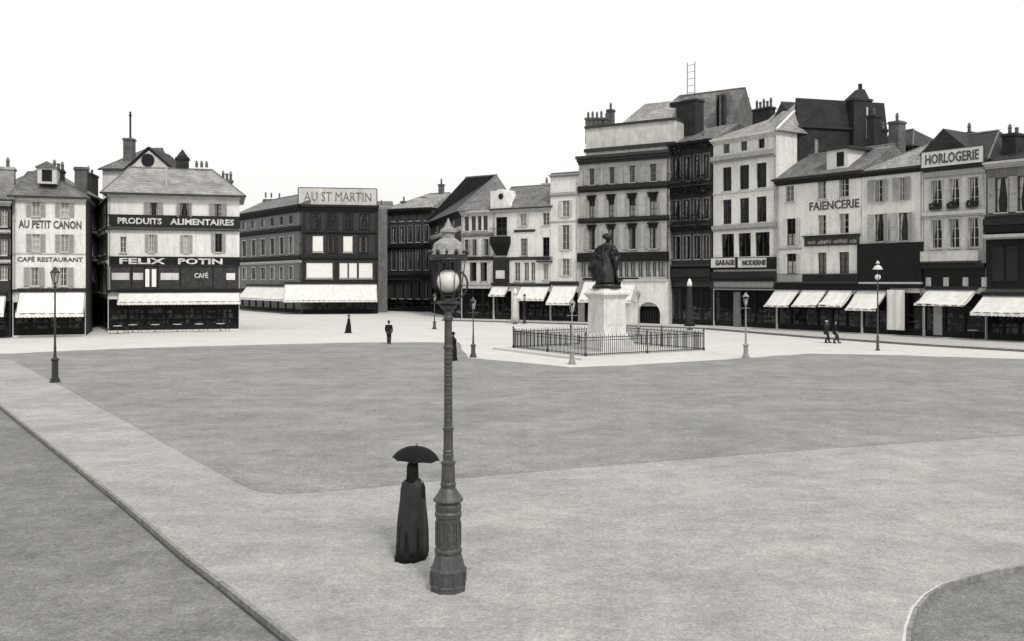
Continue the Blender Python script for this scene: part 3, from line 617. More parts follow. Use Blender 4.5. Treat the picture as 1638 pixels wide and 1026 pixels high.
# white house with dormer gable
f = Fac(rowM(789.5), rowM(880)); b = Bld('oriel_house', 'white house with a dark hanging bay and a white dormer with round window', f, f.uz(835, 334)[1], 9, 'white')
b.windows([(793,811)], 346, 376, ref=835, frame='dframe', curtain='none'); b.windows([(832,842)], 342, 362, ref=835, curtain='full', shut='pshut', shw=.3)
b.windows([(833,844)], 382, 409, ref=835, frame='dframe', curtain='full'); b.windows([(868,879)], 342, 362, ref=835, cloth='dcloth', curtain='full'); b.windows([(868,879)], 381, 411, ref=835, frame='dframe', curtain='none')
b.windows([(823,832),(838,846),(849,856)], 420, 450, ref=835, curtain='full', cloth='dcloth'); b.windows([(869,877)], 422, 448, ref=835, curtain='full')
b.band(b.z(835, 369), .2, .15, 'darktrim', u0=b.u(823), u1=b.u(856)); b.band(b.z(835, 413), .25, .2, 'darktrim'); b.band(b.z(835, 455), .25, .3, 'darktrim')
b.balcony(861, 884, 411, 418, .5)
# oriel
u0, u1 = b.u(789.8), b.u(817); zt, zb = b.z(803, 379), b.z(803, 409)
orl = MB().box(u0, u1, -.9, -.004, b.z(803,390), zt); k = len(orl.v)
orl.add([(u0,-.9,b.z(803,390)),(u1,-.9,b.z(803,390)),(u1,-.004,b.z(803,390)),(u0,-.004,b.z(803,390)),(u0+.5,-.3,zb),(u1-.5,-.3,zb),(u1-.5,-.004,zb),(u0+.5,-.004,zb)], [(0,1,5,4),(1,2,6,5),(3,0,4,7),(4,5,6,7)])
o_ = b.part(orl, 'oriel', 'black'); rb = MB()
for i in range(12): rb.box(u0+(u1-u0)*i/11.5, u0+(u1-u0)*i/11.5+.03, -.88, -.85, zt, zt+1.0)
rb.box(u0, u1, -.9, -.84, zt+1, zt+1.06); b.part(rb, 'railing', 'iron', o_)
panel(b, b.u(792), b.u(815), b.z(803,452), b.z(803,415), -.5, -.004, 'glazed_bay', 'charcoal'); sg = panel(b, b.u(797), b.u(811), b.z(803,446), b.z(803,433), -.56, -.503, 'sign', 'sign_g')
b.shop(.06, b.u(818), 3.6, bays=2); b.shop(b.u(830), f.W-.06, 3.6, bays=4)
b.awning(787.8, 814, 456, 787, 475, .9, .2, label='small white awning under the dark bay'); b.awning(834, 880, 457, 832, 482, 1.4, .25, label='white awning on the white house beside the pale cone')
b.cornice('trim', .45, .4); b.build_wall(); b.roof(b.z(850, 298, -4.5), 'slate', 0, 0)
ug, zg = f.uz(802, 303, -.1); ul, ur = f.uz(786, 330, -.1)[0], f.uz(819, 330, -.1)[0]; pr = [(ul, b.H+.1), (ur, b.H+.1), (ur-.12, b.H+.45), (ur-.45, b.H+.8), (ug+.85, b.H+1.25), (ug+.62, zg-.7), (ug+.35, zg-.12), (ug+.1, zg), (ug-.35, zg), (ug-.6, zg-.2), (ul+.0, zg-.2)]
n = len(pr); dg_ = b.part(MB().add([(x, -.12, z) for x, z in pr]+[(x, 2.6, z) for x, z in pr], [tuple(range(n)), tuple(range(2*n-1, n-1, -1))]+[(i, (i+1)%n, n+(i+1)%n, n+i) for i in range(n)]), 'dormer', 'white')
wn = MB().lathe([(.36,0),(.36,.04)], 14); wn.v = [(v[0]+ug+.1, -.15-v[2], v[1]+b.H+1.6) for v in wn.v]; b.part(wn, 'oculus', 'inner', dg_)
b.chimney(870, 879, 294, 305, 5, 'grey', 1, 1)
# tall narrow white house
f = Fac(rowM(880.5), rowM(925.5)); b = Bld('slim_white_house', 'slim tall white house one window wide with flat top beside the big grey block', f, f.uz(902, 279)[1], 9, 'white')
for y0_, y1_ in ((321, 347), (360, 400), (414, 441)): b.windows([(899,911)], y0_, y1_, ref=903, curtain='full', cloth='dcloth', shut='pshut', shw=.35)
b.band(b.z(903, 310), .3, .2, 'shut'); b.band(b.z(903, 354), .15, .1); b.band(b.z(903, 452), .25, .25, 'darktrim'); b.cornice('shut', .3, .3)
b.shop(.06, f.W-.06, 3.5, bays=2); b.awning(885, 925, 456, 886, 489, 1.7, .25, label='white awning left of the pedestal'); b.build_wall(); b.part(MB().box(0, f.W, .1, 8, b.H+.01, b.H+.25), 'flat_roof', 'slate')
# big grey block
f = Fac(rowM(926), rowM(1071)); b = Bld('grey_apartment_block', 'large grey stone block with pale blank attic storey, directly behind the statue', f, f.uz(998, 246)[1], 12, 'grey')
cs = [(942,952),(973,983),(1006,1017),(1039,1051)]
b.windows([(943,951),(975,983),(1007,1016),(1040,1050)], 266, 293, ref=998, shut='shut', shw=.6, curtain='full', cloth='dcloth', frame='dframe')
b.windows(cs, 314, 347, ref=998, curtain='half', frame='dframe', hood='black', surround='grey', shut='shut', shw=.3); b.windows(cs, 362, 399, ref=998, curtain='sides', frame='dframe', hood='black', shut='shut', shw=.5)
b.band(b.z(998, 298), .5, .35, 'charcoal'); b.band(b.z(998, 350), .4, .3, 'charcoal')
panel(b, .05, f.W-.05, b.z(998,419), b.z(998,404), -.5, -.004, 'shop_fascia', 'black')
b.windows([(930,938),(940,948),(952,962),(966,974),(990,996),(999,1006),(1009,1017),(1021,1029),(1033,1041),(1044,1050),(1053,1064)], 420, 443, ref=998, curtain='full', frame='dframe', bars=1, sill=None)
b.shop(b.u(935), b.u(1000), 4.4, bays=3); b.awning(935, 1020, 448, 925, 485, 1.6, .3)
b.cornice('darktrim', .9, .7)
# arched doorway in white front
u0, u1 = b.u(1022), b.u(1058); zs = b.z(1040, 502); n = 10; cx = (u0+u1)/2; rr = (u1-u0)/2
L0, L1 = b.u(1000.5), f.W-.1; ztop = b.z(1035, 450); ring = [(cx-rr*math.cos(math.pi*i/n), zs+rr*.95*math.sin(math.pi*i/n)) for i in range(n+1)]
m_ = MB()
vs = [(L0, -.35, 0), (u0, -.35, 0)] + [(x, -.35, z) for x, z in ring] + [(u1, -.35, 0), (L1, -.35, 0), (L1, -.35, ztop), (L0, -.35, ztop)]
top = []
for i in range(n):
    a, c_ = ring[i], ring[i+1]; m_.add([(a[0],-.35,a[1]),(c_[0],-.35,c_[1]),(c_[0],-.35,ztop),(a[0],-.35,ztop)], [(0,1,2,3)]); m_.add([(a[0],-.35,a[1]),(c_[0],-.35,c_[1]),(c_[0],-.004,c_[1]),(a[0],-.004,a[1])], [(0,1,2,3)])
m_.box(L0, u0, -.35, -.004, 0, ztop); m_.box(u1, L1, -.35, -.004, 0, ztop); b.part(m_, 'arched_front', 'white')
panel(b, L0-.05, L1+.05, ztop, ztop+.2, -.5, -.004, 'ledge', 'trim'); b.holes.append((u0+.02, u1-.02, .1, zs+rr*.6))
gt = MB()
for i in range(9): gt.box(u0+.1+(u1-u0-.2)*i/8-.02, u0+.1+(u1-u0-.2)*i/8+.02, .1, .14, .1, zs+.3)
b.part(gt, 'gate', 'iron'); b.build_wall()
zA, zB = f.uz(1010, 237, -1)[1], f.uz(1010, 199, -1)[1]; at = panel(b, f.uz(937,200,-1)[0], f.uz(1080,200,-1)[0], b.H+.03, zB, 1, 9, 'attic_storey', 'sign_g')
panel(b, f.uz(937,200,-1)[0]-.1, f.uz(1080,200,-1)[0]+.1, zB, zB+.25, .8, 9.2, 'attic_cornice', 'darktrim', at)
panel(b, f.uz(937,200,-1)[0]-.1, f.uz(1080,200,-1)[0]+.1, b.H+.6, b.H+1.0, .7, .99, 'ledge', 'darktrim', at)
u0, u1 = f.uz(938,190,-3)[0], f.uz(1078,190,-3)[0]; ua = f.uz(998,170,-3)[0]; uw = f.uz(1016,170,-3)[0]; zt = f.uz(1045,165,-5)[1]
b.part(MB().add([(ua,2,zB+.25),(u1,2,zB+.25),(u1,5,zt),(uw+.3,5,zt),(ua,9,zB+.25),(u1,9,zB+.25)], [(0,1,2,3),(1,5,2),(5,4,3,2),(4,0,3),(4,5,1,0)]), 'attic_roof', 'palesl')
for px in (941, 948, 955, 962, 970): b.chimney(px-3, px+3, 189, 196, 2.5, 'brick', 1, .6, poth=.5)
b.chimney(973, 981, 176, 196, 4, 'brick', 1, .8)
# dark narrow block
f = Fac((rowR(1071)[0]-.05, rowR(1071)[1]-.9), rowR(1139)); b = Bld('dark_balcony_block', 'dark narrow block with plant-hung balconies between the grey block and the white garage house', f, f.uz(1105, 227)[1], 10, 'dark')
cs = [(1077,1088),(1094,1104),(1111,1120),(1126,1134)]
for y0_, y1_, cu, cl in ((250,289,'tied','cloth'), (320,352,'tied','cloth'), (378,415,'sides','cloth')): b.windows(cs, y0_, y1_, ref=1105, curtain=cu, frame='dframe', surround='midgrey', cloth=cl)
for y_ in (297, 360): b.balcony(1072, 1138, y_-9, y_, .7, solid=None); b.band(b.z(1105, y_+4), .4, .5, 'black')
b.balcony(1072, 1138, 414, 424, .6); b.band(b.z(1105, 437), .9, .5, 'charcoal')
# climbing plants on the balconies
for y_, c_ in ((290, 18), (306, 26), (354, 16), (240, 20)):
    pl = MB()
    for i in range(c_*9):
        uu = random.uniform(.3, f.W-.3); zz = b.z(1105, y_) + random.gauss(0, .5); a = random.uniform(.08,.2); r1 = Vector((random.uniform(-1,1),random.uniform(-1,1),random.uniform(-1,1))).normalized()*a; r2 = r1.cross(Vector((.3,.5,.8))).normalized()*a
        c = Vector((uu, -random.uniform(.3,.9), zz)); pl.add([c-r1, c-r2, c+r1, c+r2], [(0,1,2,3)])
    for zz in (-.35, 0, .35): pl.bar((.25,-.5,b.z(1105, y_)+zz), (f.W-.25,-.45,b.z(1105, y_)+zz*.6), .03, 4)
    for uu in range(int(f.W*1.4)): pl.bar((.3+uu/1.45,-.5,b.z(1105, y_)-.6), (.5+uu/1.45,-.45,b.z(1105, y_)+.6), .02, 4)
    b.part(pl, 'climbing_plant', 'charcoal')
b.shop(.06, f.W-.06, 4.2, bays=4); b.cornice('black', .8, .5); b.build_wall()
b.part(MB().add([(0,.2,b.H),(f.W,.2,b.H),(f.W,5,b.H+2.2),(0,5,b.H+2.2),(0,9.5,b.H),(f.W,9.5,b.H)], [(0,1,2,3),(3,2,5,4),(0,3,4),(1,5,2),(0,4,5,1)]), 'roof', 'slate')
b.chimney(1079, 1119, 166, 216, 3.5, 'dbrick', 0, 1.5)
# big gabled roof behind
f = Fac(PD(1003, 121), PD(1166, 113)); b = Bld('tall_gabled_house', 'tall house behind the blocks with long slate roof and tall brick end gable', f, f.uz(1140, 210)[1], 10, 'brick', side='brick')
b.build_wall(); zt = f.uz(1150, 146, -5)[1]; b.roof(zt, 'slate', 5, 0, ov=.15)
b.part(MB().add([(f.W+.17,.0,b.H),(f.W+.17,10,b.H),(f.W+.17,5,zt),(f.W-.2,.0,b.H),(f.W-.2,10,b.H),(f.W-.2,5,zt)], [(0,1,2),(5,4,3),(0,2,5,3),(1,4,5,2)]), 'gable', 'brick')
b.chimney(1150, 1160, 150, 226, .3, 'dbrick', 0, .8, cap=False); b.chimney(1186, 1195, 156, 190, 9, 'brick', 1, 1)
f3 = Fac(PD(1150, 113), PD(1200, 122)); l = Bld('', '', f3, f3.uz(1180, 215)[1], 4, 'brick', root=b); l.build_wall()
l.part(MB().add([(0,-.05,l.H),(f3.W,-.05,l.H),(f3.W*.3,-.05,f3.uz(1163,146)[1]),(0,-.05,f3.uz(1150,152)[1])], [(0,1,2,3)]).add([(0,.4,l.H),(f3.W,.4,l.H),(f3.W*.3,.4,f3.uz(1163,146)[1]),(0,.4,f3.uz(1150,152)[1])], [(3,2,1,0)]), 'gable', 'brick')
l.part(MB().box(.5, 2.2, -.4, -.06, l.H-1.3, l.H+.3), 'lean_to', 'cream')
# ladder
u0, z0 = f.uz(1099, 158, -5.1); u1, z1 = f.uz(1112, 99, -5.1); lr = f.M @ Vector((u0, 5.1, z0-1)); hh = z1-z0+1
ld = thing('ladder', 'wooden ladder standing upright against the sky on the highest roof ridge', 'ladder', lr, math.atan2(f.B.y-f.A.y, f.B.x-f.A.x))
ws = u1-u0; MB().box(0,.09,-.04,.04,0,hh).build('rail', 'wood', ld); MB().box(ws-.09,ws,-.04,.04,0,hh).build('rail', 'wood', ld)
for i in range(1, 7): MB().box(.09, ws-.09, -.025, .025, hh*i/6.3-.1, hh*i/6.3-.04).build('rung', 'wood', ld)
# white garage house
f = Fac((rowR(1141)[0], rowR(1141)[1]), rowR(1242)); b = Bld('garage_house', 'tall white house with three columns of large dark windows over a black shopfront', f, f.uz(1192, 217)[1], 3.2, 'white')
cs = [(1156,1170),(1183,1198),(1210,1226)]
b.windows([(1157,1167),(1185,1195),(1213,1223)], 226, 241, ref=1192, curtain='none', frame='dframe', bars=1, sill=None)
b.windows(cs, 264, 303, ref=1192, curtain='none', frame='dframe', bars=1); b.windows(cs, 317, 357, ref=1192, curtain='tied', cloth='goods', frame='dframe', bars=1)
b.windows([(1154,1174),(1181,1201),(1208,1231)], 373, 411, ref=1192, curtain='tied', cloth='goods', frame='dframe', bars=1, sill=None)
b.band(b.z(1192, 249), .45, .5, 'shut'); b.band(b.z(1192, 362), .4, .3, 'shut'); b.band(b.z(1192, 306), .15, .1, 'cream')
panel(b, b.u(1141.5), b.u(1242), b.z(1192,431), b.z(1192,412.5), -.3, -.004, 'shop_fascia', 'black')
b.sign('GARAGE', 1141, 1179, 413, 428, board='sign_w', out=.36, bold=.05, tx0=1144, tx1=1176, ty0=416, ty1=425)
b.sign('MODERNE', 1184, 1229, 413, 428, board='sign_w', out=.36, bold=.05, tx0=1187, tx1=1226, ty0=416, ty1=425)
b.balcony(1142, 1241, 450, 460, .6); b.band(b.z(1192, 440), .7, .35, 'charcoal')
b.shop(.06, f.W-.06, 3.9, bays=3); b.cornice('cream', .5, .5); b.build_wall()
panel(b, f.W*.35, f.W*.45, .2, 3.7, -.15, .1, 'pillar', 'midgrey')
zt = f.uz(1235, 171, -6)[1]; e = [(-.4,-.5,b.H),(f.W+.4,-.5,b.H),(f.W+.4,3.3,b.H),(f.W+.4,12,b.H),(-.4,12,b.H)]
r1, r2 = (f.W*.55, 6, zt), (f.W-1.2, 6, zt)
b.part(MB().add([e[0],e[1],e[3],e[4],(2.2,6,zt-1.3),r2,r1], [(0,1,5,6,4),(1,2,5),(2,3,4,6,5),(3,0,4),(3,2,1,0)]), 'roof', 'palesl')
b.part(MB().bar(e[1], r2, .14, 5), 'hip_flashing', 'sign_w')
b.chimney(1208, 1236, 176, 196, 7.5, 'dbrick', 5, .9, poth=.7)
# dark brick house behind the pottery shop
f = Fac((rowR(1243)[0]+2.7, rowR(1243)[1]+2.0), (rowR(1243)[0]+12.7, rowR(1243)[1]+4.8)); b = Bld('soot_black_house', 'soot-black brick house end with a huge chimney stack rising over the pottery shop roof', f, f.uz(1320, 205)[1], 8, 'dbrick', side='dbrick')
b.windows([(1303,1310)], 221, 247, curtain='full', frame='frame'); b.build_wall(); 
zt = f.uz(1320, 168, -3)[1]; b.roof(zt, 'darksl', 0, 0, depth=6, ov=.1)
b.part(MB().add([(0,.0,b.H),(f.W,.0,b.H),(f.W,.5,zt),(0,.5,zt),(0,1,b.H),(f.W,1,b.H)],[(0,1,2,3),(3,2,5,4),(0,3,4),(1,5,2)]), 'parapet', 'dbrick')
b.chimney(1355, 1384, 160, 250, .5, 'dbrick', 0, 2.2)
ua, za = f.uz(1358, 160, -.5); ub = f.uz(1381, 160, -.5)[0]; uc_ = f.uz(1375,150,-.5)[0]
b.part(MB().add([(ua,-.5,za),(ub,-.5,za),(ub,1.5,za),(ua,1.5,za),(uc_-.3,.1,f.uz(1375,144,-.5)[1]),(uc_+.3,.1,f.uz(1375,144,-.5)[1]),(uc_+.3,.8,f.uz(1375,144,-.5)[1]),(uc_-.3,.8,f.uz(1375,144,-.5)[1])],[(0,1,5,4),(1,2,6,5),(2,3,7,6),(3,0,4,7),(4,5,6,7)]).bar((uc_,.4,za+.6),(uc_,.4,f.uz(1375,135,-.5)[1]),.2,8), 'chimney_cowl', 'dbrick')
uu = f.uz(1387, 170, .6)[0]; b.part(MB().bar((uu,-.6,f.uz(1387,222,.6)[1]),(uu,-.6,f.uz(1387,172,.6)[1]),.09,6), 'flue_pipe', 'sign_w')
# pottery shop
f = Fac(rowR(1242.5), rowR(1378)); b = Bld('pottery_shop', 'cream plaster shop house with painted FAIENCERIE lettering between its upper windows', f, f.uz(1310, 282)[1], 9, 'white')
b.windows([(1257,1270)], 297, 323, ref=1264, curtain='full', shut=None, cloth='dcloth'); b.windows([(1258,1273)], 350, 393, ref=1264, frame='dframe', curtain='half', shut='pshut', shw=.45)
b.windows([(1258,1274)], 406, 438, ref=1264, frame='dframe', curtain='half', shut='pshut', shw=.4)
cs = [(1308,1322),(1342,1358)]
b.windows(cs, 287, 317, ref=1333, curtain='sides', frame='frame', shut=None); b.windows(cs, 343, 375, ref=1333, curtain='sides', frame='frame'); b.windows(cs, 404, 438, ref=1333, curtain='full', cloth='dcloth', frame='dframe')
b.sign('FAIENCERIE', 1294, 1376, 321, 335, bold=.02)
sg = b.sign('', 1288, 1375, 380, 392, board='darktrim', out=.15); mk = MB(); rq = random.Random(9); x = b.u(1294); zq = b.z(1332, 387)
while x < b.u(1370):
    wq = rq.uniform(.06, .16); mk.box(x, x+wq, -.165, -.153, zq-rq.uniform(.08,.2), zq+rq.uniform(.08,.2)); x += wq+rq.choice((.07,.08,.1,.1,.3))
b.part(mk, 'faded_marks', 'shut', sg)
b.band(b.z(1333, 377), .12, .35, 'charcoal', u0=b.u(1286), u1=f.W-.1, step=False); b.band(b.z(1264, 398), .12, .1, 'shut', u0=.2, u1=b.u(1282))
b.balcony(1244, 1376, 438, 451, .5); b.band(b.z(1310, 456), .5, .4, 'black')
panel(b, b.u(1288), b.u(1376), b.z(1333,451), b.z(1333,439), -.44, -.4, 'balcony_panel', 'charcoal')
b.shop(.06, f.W-.06, 3.6, bays=6)
for i, (a, c_, t0, lb) in enumerate(((1241,1281,1225,'leftmost small white awning of the three'),(1285,1325,1268,'middle small white awning'),(1328,1367,1311,'right small white awning'))): b.awning(a, c_, 462, t0, 492, 1.8, .15, label=lb)
b.cornice('charcoal', .55, .5); b.build_wall(); zr = b.z(1330, 244, -4.5); b.roof(zr, 'slate', 0, 0)
ud, zd = f.uz(1343, 262, -1); dm = b.part(MB().box(ud-1.1, ud+1.1, .6, 4, zd-.6, zd+1.25), 'dormer', 'white'); b.part(MB().box(ud-.0, ud+.75, .56, .597, zd-.3, zd+1.0), 'pane', 'inner', dm); b.part(MB().box(ud-1.5, ud+1.5, .3, 4.2, zd+1.25, zd+1.5), 'dormer_roof', 'darktrim', dm)
# shuttered white house
f = Fac(rowR(1378.5), rowR(1477)); b = Bld('shuttered_house', 'white house with grey louvred shutters above a blank black first floor', f, f.uz(1427, 272)[1], 9, 'white')
b.windows([(1398,1412),(1438,1447)], 286, 323, ref=1420, shut='shut', shw=.55, curtain='sides', frame='frame'); b.windows([(1399,1414),(1437,1453)], 342, 386, ref=1420, shut='shut', shw=.6, curtain='tied', frame='dframe')
b.sign('', 1374.5, 1477, 390, 450, board='black', out=.35, name='black_front'); b.band(b.z(1427, 453), .15, .5, 'trim', step=False); b.band(b.z(1427, 458), .35, .45, 'black', step=False)
b.shop(.06, f.W-.06, 3.8, bays=4); b.awning(1371, 1421, 464, 1352, 498, 1.8, .2, label='wide white awning beside a hanging white canvas'); 
u0, u1 = b.u(1424), b.u(1453); mm = MB(); vs = []
for i in range(9):
    x = u0+(u1-u0)*i/8; y = -.5-.06*math.sin(i*1.7); vs += [(x, y, b.z(1440,528)), (x, y, b.z(1440,464))]
b.part(mm.add(vs, [(2*i, 2*i+2, 2*i+3, 2*i+1) for i in range(8)]), 'hanging_canvas', 'canvas', smooth=True)
b.cornice('charcoal', .4, .45); b.build_wall(); b.roof(b.z(1455, 226, -4.5), 'palesl', 5.6, .2)
b.chimney(1392, 1404, 186, 240, 7, 'dbrick', 1, 1.2); b.chimney(1427, 1443, 196, 240, 8, 'brick', 1, 1.2)
# dark roofs behind
f4 = Fac((f.M @ Vector((b.u(1386, -9.4), 9.4, 0))).to_2d(), (f.M @ Vector((b.u(1458, -9.4), 9.4, 0))).to_2d()); b = Bld('sooty_roof_house', 'sooty house squeezed behind the shuttered white house, its dark slate roof crowded with chimneys', f4, f4.uz(1415, 240)[1], 8, 'dbrick')
b.build_wall(); b.roof(f4.uz(1415, 214, -4)[1], 'darksl', .6, 2.2); b.chimney(1406, 1414, 207, 225, 1, 'dbrick', 2, 1)
# watchmaker house
f = Fac(rowR(1478), rowR(1577)); b = Bld('watchmaker_house', 'grey house topped by white HORLOGERIE signboard with big curtained windows', f, f.uz(1527, 262)[1], 10, 'cream')
cs = [(1490,1507),(1518,1535),(1549,1566)]
b.windows(cs, 286, 333, ref=1527, curtain='tied', frame='frame', surround='trim', box=1); b.windows(cs, 350, 397, ref=1527, curtain='tied', frame='frame', surround='trim')
b.band(b.z(1527, 341), .3, .35, 'trim'); b.band(b.z(1527, 278), .25, .15, 'shut'); b.balcony(1478, 1570, 402, 418, .6, solid='sign_g'); b.band(b.z(1527,425), .3, .4, 'charcoal')
panel(b, .05, f.W-.05, b.z(1527,460), b.z(1527,427), -.15, -.004, 'timber_front', 'black')
for x in (1483, 1511, 1542, 1572): panel(b, b.u(x), b.u(x)+.45, b.z(1527,459), b.z(1527,444), -.2, -.153, 'pilaster', 'grey')
b.shop(.06, f.W-.06, 3.8, bays=3); b.awning(1483, 1563, 463, 1459, 490, 2.0, .12, label='white awning sloping out below the watchmaker windows')
panel(b, b.u(1492), b.u(1506), .3, 3.4, .1, .13, 'grey_blind', 'shut')  # blind in plain grey shutter paint
b.cornice('darktrim', .5, .5); b.build_wall()
z0, z1 = f.uz(1523, 264, .55)[1], f.uz(1523, 239, .55)[1]; u0, u1 = f.uz(1474, 250, .55)[0], f.uz(1573, 250, .55)[0]
sg = b.part(MB().box(u0, u1, -.55, -.4, z0, z1), 'sign', 'sign_w'); t = text_mesh('HORLOGERIE', u1-u0-.7, (z1-z0)*.66, .02, .02); t.v = [(v[0]+(u0+u1)/2, v[1]-.575, v[2]+(z0+z1)/2) for v in t.v]; b.part(t, 'lettering', 'letter_d', sg)
b.part(MB().box(u0-.08,u0,-.58,-.38,z0-.05,z1+.05).box(u1,u1+.08,-.58,-.38,z0-.05,z1+.05).box(u0,u1,-.58,-.38,z1,z1+.06), 'sign_frame', 'dframe', sg)
b.roof(b.z(1500, 222, -5), 'darksl', 0, 1.5); b.chimney(1541, 1560, 214, 236, 6, 'dbrick', 1, 1.2)
ua, za = f.uz(1522, 208, -2.5); b.part(MB().add([(ua-2.2,1.2,b.H+1.2),(ua+2.2,1.2,b.H+1.2),(ua,1.2,za),(ua-2.2,8,b.H+1.2),(ua+2.2,8,b.H+1.2),(ua,8,za)],[(0,1,2),(5,4,3),(0,2,5,3),(2,1,4,5)]), 'dormer', 'darksl')
# last house at right edge
f = Fac(rowR(1578), rowR(1740)); b = Bld('edge_house', 'dark shop house cut off by the right edge of the view', f, f.uz(1610, 258)[1], 10, 'midgrey')
cs = [(1592,1612),(1628,1650),(1665,1690)]
b.windows(cs, 284, 340, ref=1605, curtain='tied', frame='dframe', shut='shut', shw=.5); b.band(b.z(1605, 355), .5, .6, 'charcoal'); b.band(b.z(1605, 347), .2, .3, 'charcoal'); b.band(b.z(1605, 378), .25, .8, 'trim'); b.band(b.z(1605, 365), .7, .5, 'black')
panel(b, .05, f.W-.05, b.z(1605,462), b.z(1605,384), -.2, -.004, 'timber_front', 'black')
for x in (1590, 1612, 1640): panel(b, b.u(x), b.u(x)+.9, b.z(1605,450), b.z(1605,395), -.26, -.203, 'panel', 'charcoal')
b.shop(.06, f.W-.06, 3.6, bays=6); b.awning(1573, 1700, 473, 1548, 507, 2.0, .3, label='cream awning with a scalloped edge running out of the view')
b.cornice('trim', .5, .5); b.build_wall(); b.roof(b.z(1605, 240, -5), 'darksl', 0, 0); b.chimney(1610, 1632, 216, 248, 3, 'dbrick', 2, 1.5)

# ================= STATUE, PEDESTAL, FENCE =================
a_ = R(31); CX, CY = 6.49, 64.24
island = []
Xr = Matrix.Rotation(a_, 4, 'Z')
ist = MB().box(-5.9, 5.9, -5.4, 5.4, 0, .14).build('island', 'g_far', loc=(CX, CY, 0)); ist.rotation_euler = (0, 0, a_); struct(ist)
pd_ = thing('pedestal', 'pale square stone pedestal with moulded cap and stepped foot carrying the statue', 'pedestal', (CX, CY, .14), a_)
hp = W3(970, 462, 64).z - .14
def sq(mb, h0, z0, h1, z1): return mb.lathe([(h0*1.4142, z0), (h1*1.4142, z1)], 4, rot=R(45))
m1 = MB(); sq(m1, 1.7, 0, 1.7, .25); sq(m1, 1.35, .252, 1.3, .6); sq(m1, 1.2, .602, 1.0, 1.1); m1.build('foot', 'stone', pd_)
m1 = MB(); sq(m1, .94, 1.102, .9, hp-.7); m1.build('shaft', 'stone', pd_)
m1 = MB(); sq(m1, .92, hp-.7, 1.0, hp-.55); sq(m1, 1.02, hp-.548, 1.09, hp-.42); sq(m1, 1.14, hp-.418, 1.14, hp-.3); sq(m1, 1.06, hp-.298, .86, hp-.06); sq(m1, .86, hp-.058, .86, hp); m1.build('cap', 'stone', pd_)
for k in range(2): MB().box(-.7, .7, -.955, -.9, 1.7, hp-1.1).build('panel', 'stone', pd_) if k == 0 else None
def ring_loft(mb, rings, n=24, folds=0, famp=0, seed=0):
    rnd = random.Random(seed); ph = [rnd.uniform(0, 6.28) for _ in range(4)]
    vs = []
    for (cx, cy, z, rx, ry, fa) in rings:
        for i in range(n):
            t = 2*math.pi*i/n; q = 1 + fa*(.6*math.sin(folds*t+ph[0]+z*.6)+.4*math.sin((folds*1.6//1+1)*t+ph[1]-z))
            vs.append((cx+rx*q*math.cos(t), cy+ry*q*math.sin(t), z))
    mb.add(vs, [(k*n+i, k*n+(i+1)%n, (k+1)*n+(i+1)%n, (k+1)*n+i) for k in range(len(rings)-1) for i in range(n)] + [tuple(range(n-1,-1,-1)), tuple(range((len(rings)-1)*n, len(rings)*n))])
    return mb
def skin(joints, edges, name, m, parent, sub=1, loc=None):
    me = bpy.data.meshes.new(name); me.from_pydata([j[:3] for j in joints], edges, []); o = bpy.data.objects.new(name, me); scene.collection.objects.link(o)
    sm = o.modifiers.new('s', 'SKIN'); 
    for i, j in enumerate(joints): sv_ = me.skin_vertices[0].data[i]; sv_.radius = (j[3], j[3]*(j[4] if len(j) > 4 else 1))
    me.skin_vertices[0].data[0].use_root = True
    if sub: ss = o.modifiers.new('u', 'SUBSURF'); ss.levels = sub; ss.render_levels = sub
    dg = bpy.context.evaluated_depsgraph_get(); m2 = bpy.data.meshes.new_from_object(o.evaluated_get(dg)); bpy.data.objects.remove(o)
    m2.name = name; m2.materials.clear(); m2.materials.append(M[m])
    for p in m2.polygons: p.use_smooth = True
    o = bpy.data.objects.new(name, m2); scene.collection.objects.link(o); o.parent = parent
    return o
st = thing('statue', 'dark bronze statue of a robed woman holding a draped banner, on the stone pedestal', 'statue', (CX, CY, .14+hp), 0)
MB().lathe([(1.0,0),(1.0,.14),(.92,.2),(.88,.3)], 20).build('plinth', 'bronze', st)
S = 1.0
mb = MB()
ring_loft(mb, [(0,0,.25,.74,.62,.14),(-.02,0,.5,.70,.58,.17),(-.08,0,.9,.72,.5,.18),(-.13,0,1.4,.74,.46,.13),(-.14,0,1.8,.66,.4,.09),(-.13,0,2.15,.50,.31,.04),(-.1,0,2.4,.36,.27,.02),(-.08,0,2.7,.42,.3,.02),(-.05,0,2.95,.44,.28,.01),(-.02,0,3.08,.30,.2,0),(.02,0,3.17,.13,.13,0),(.05,-.02,3.3,.12,.12,0)], 30, 7, .1, 3)
mb.sphere((.1,-.05,3.48), .24, 14, 1, 1.05, 1.2); mb.sphere((.02,.03,3.56), .30, 12, 1.15, 1.0, .85); mb.bar((.2,-.1,3.62),(.48,-.12,3.72),.05,6,.01); mb.sphere((.26,-.14,3.46), .05, 6)
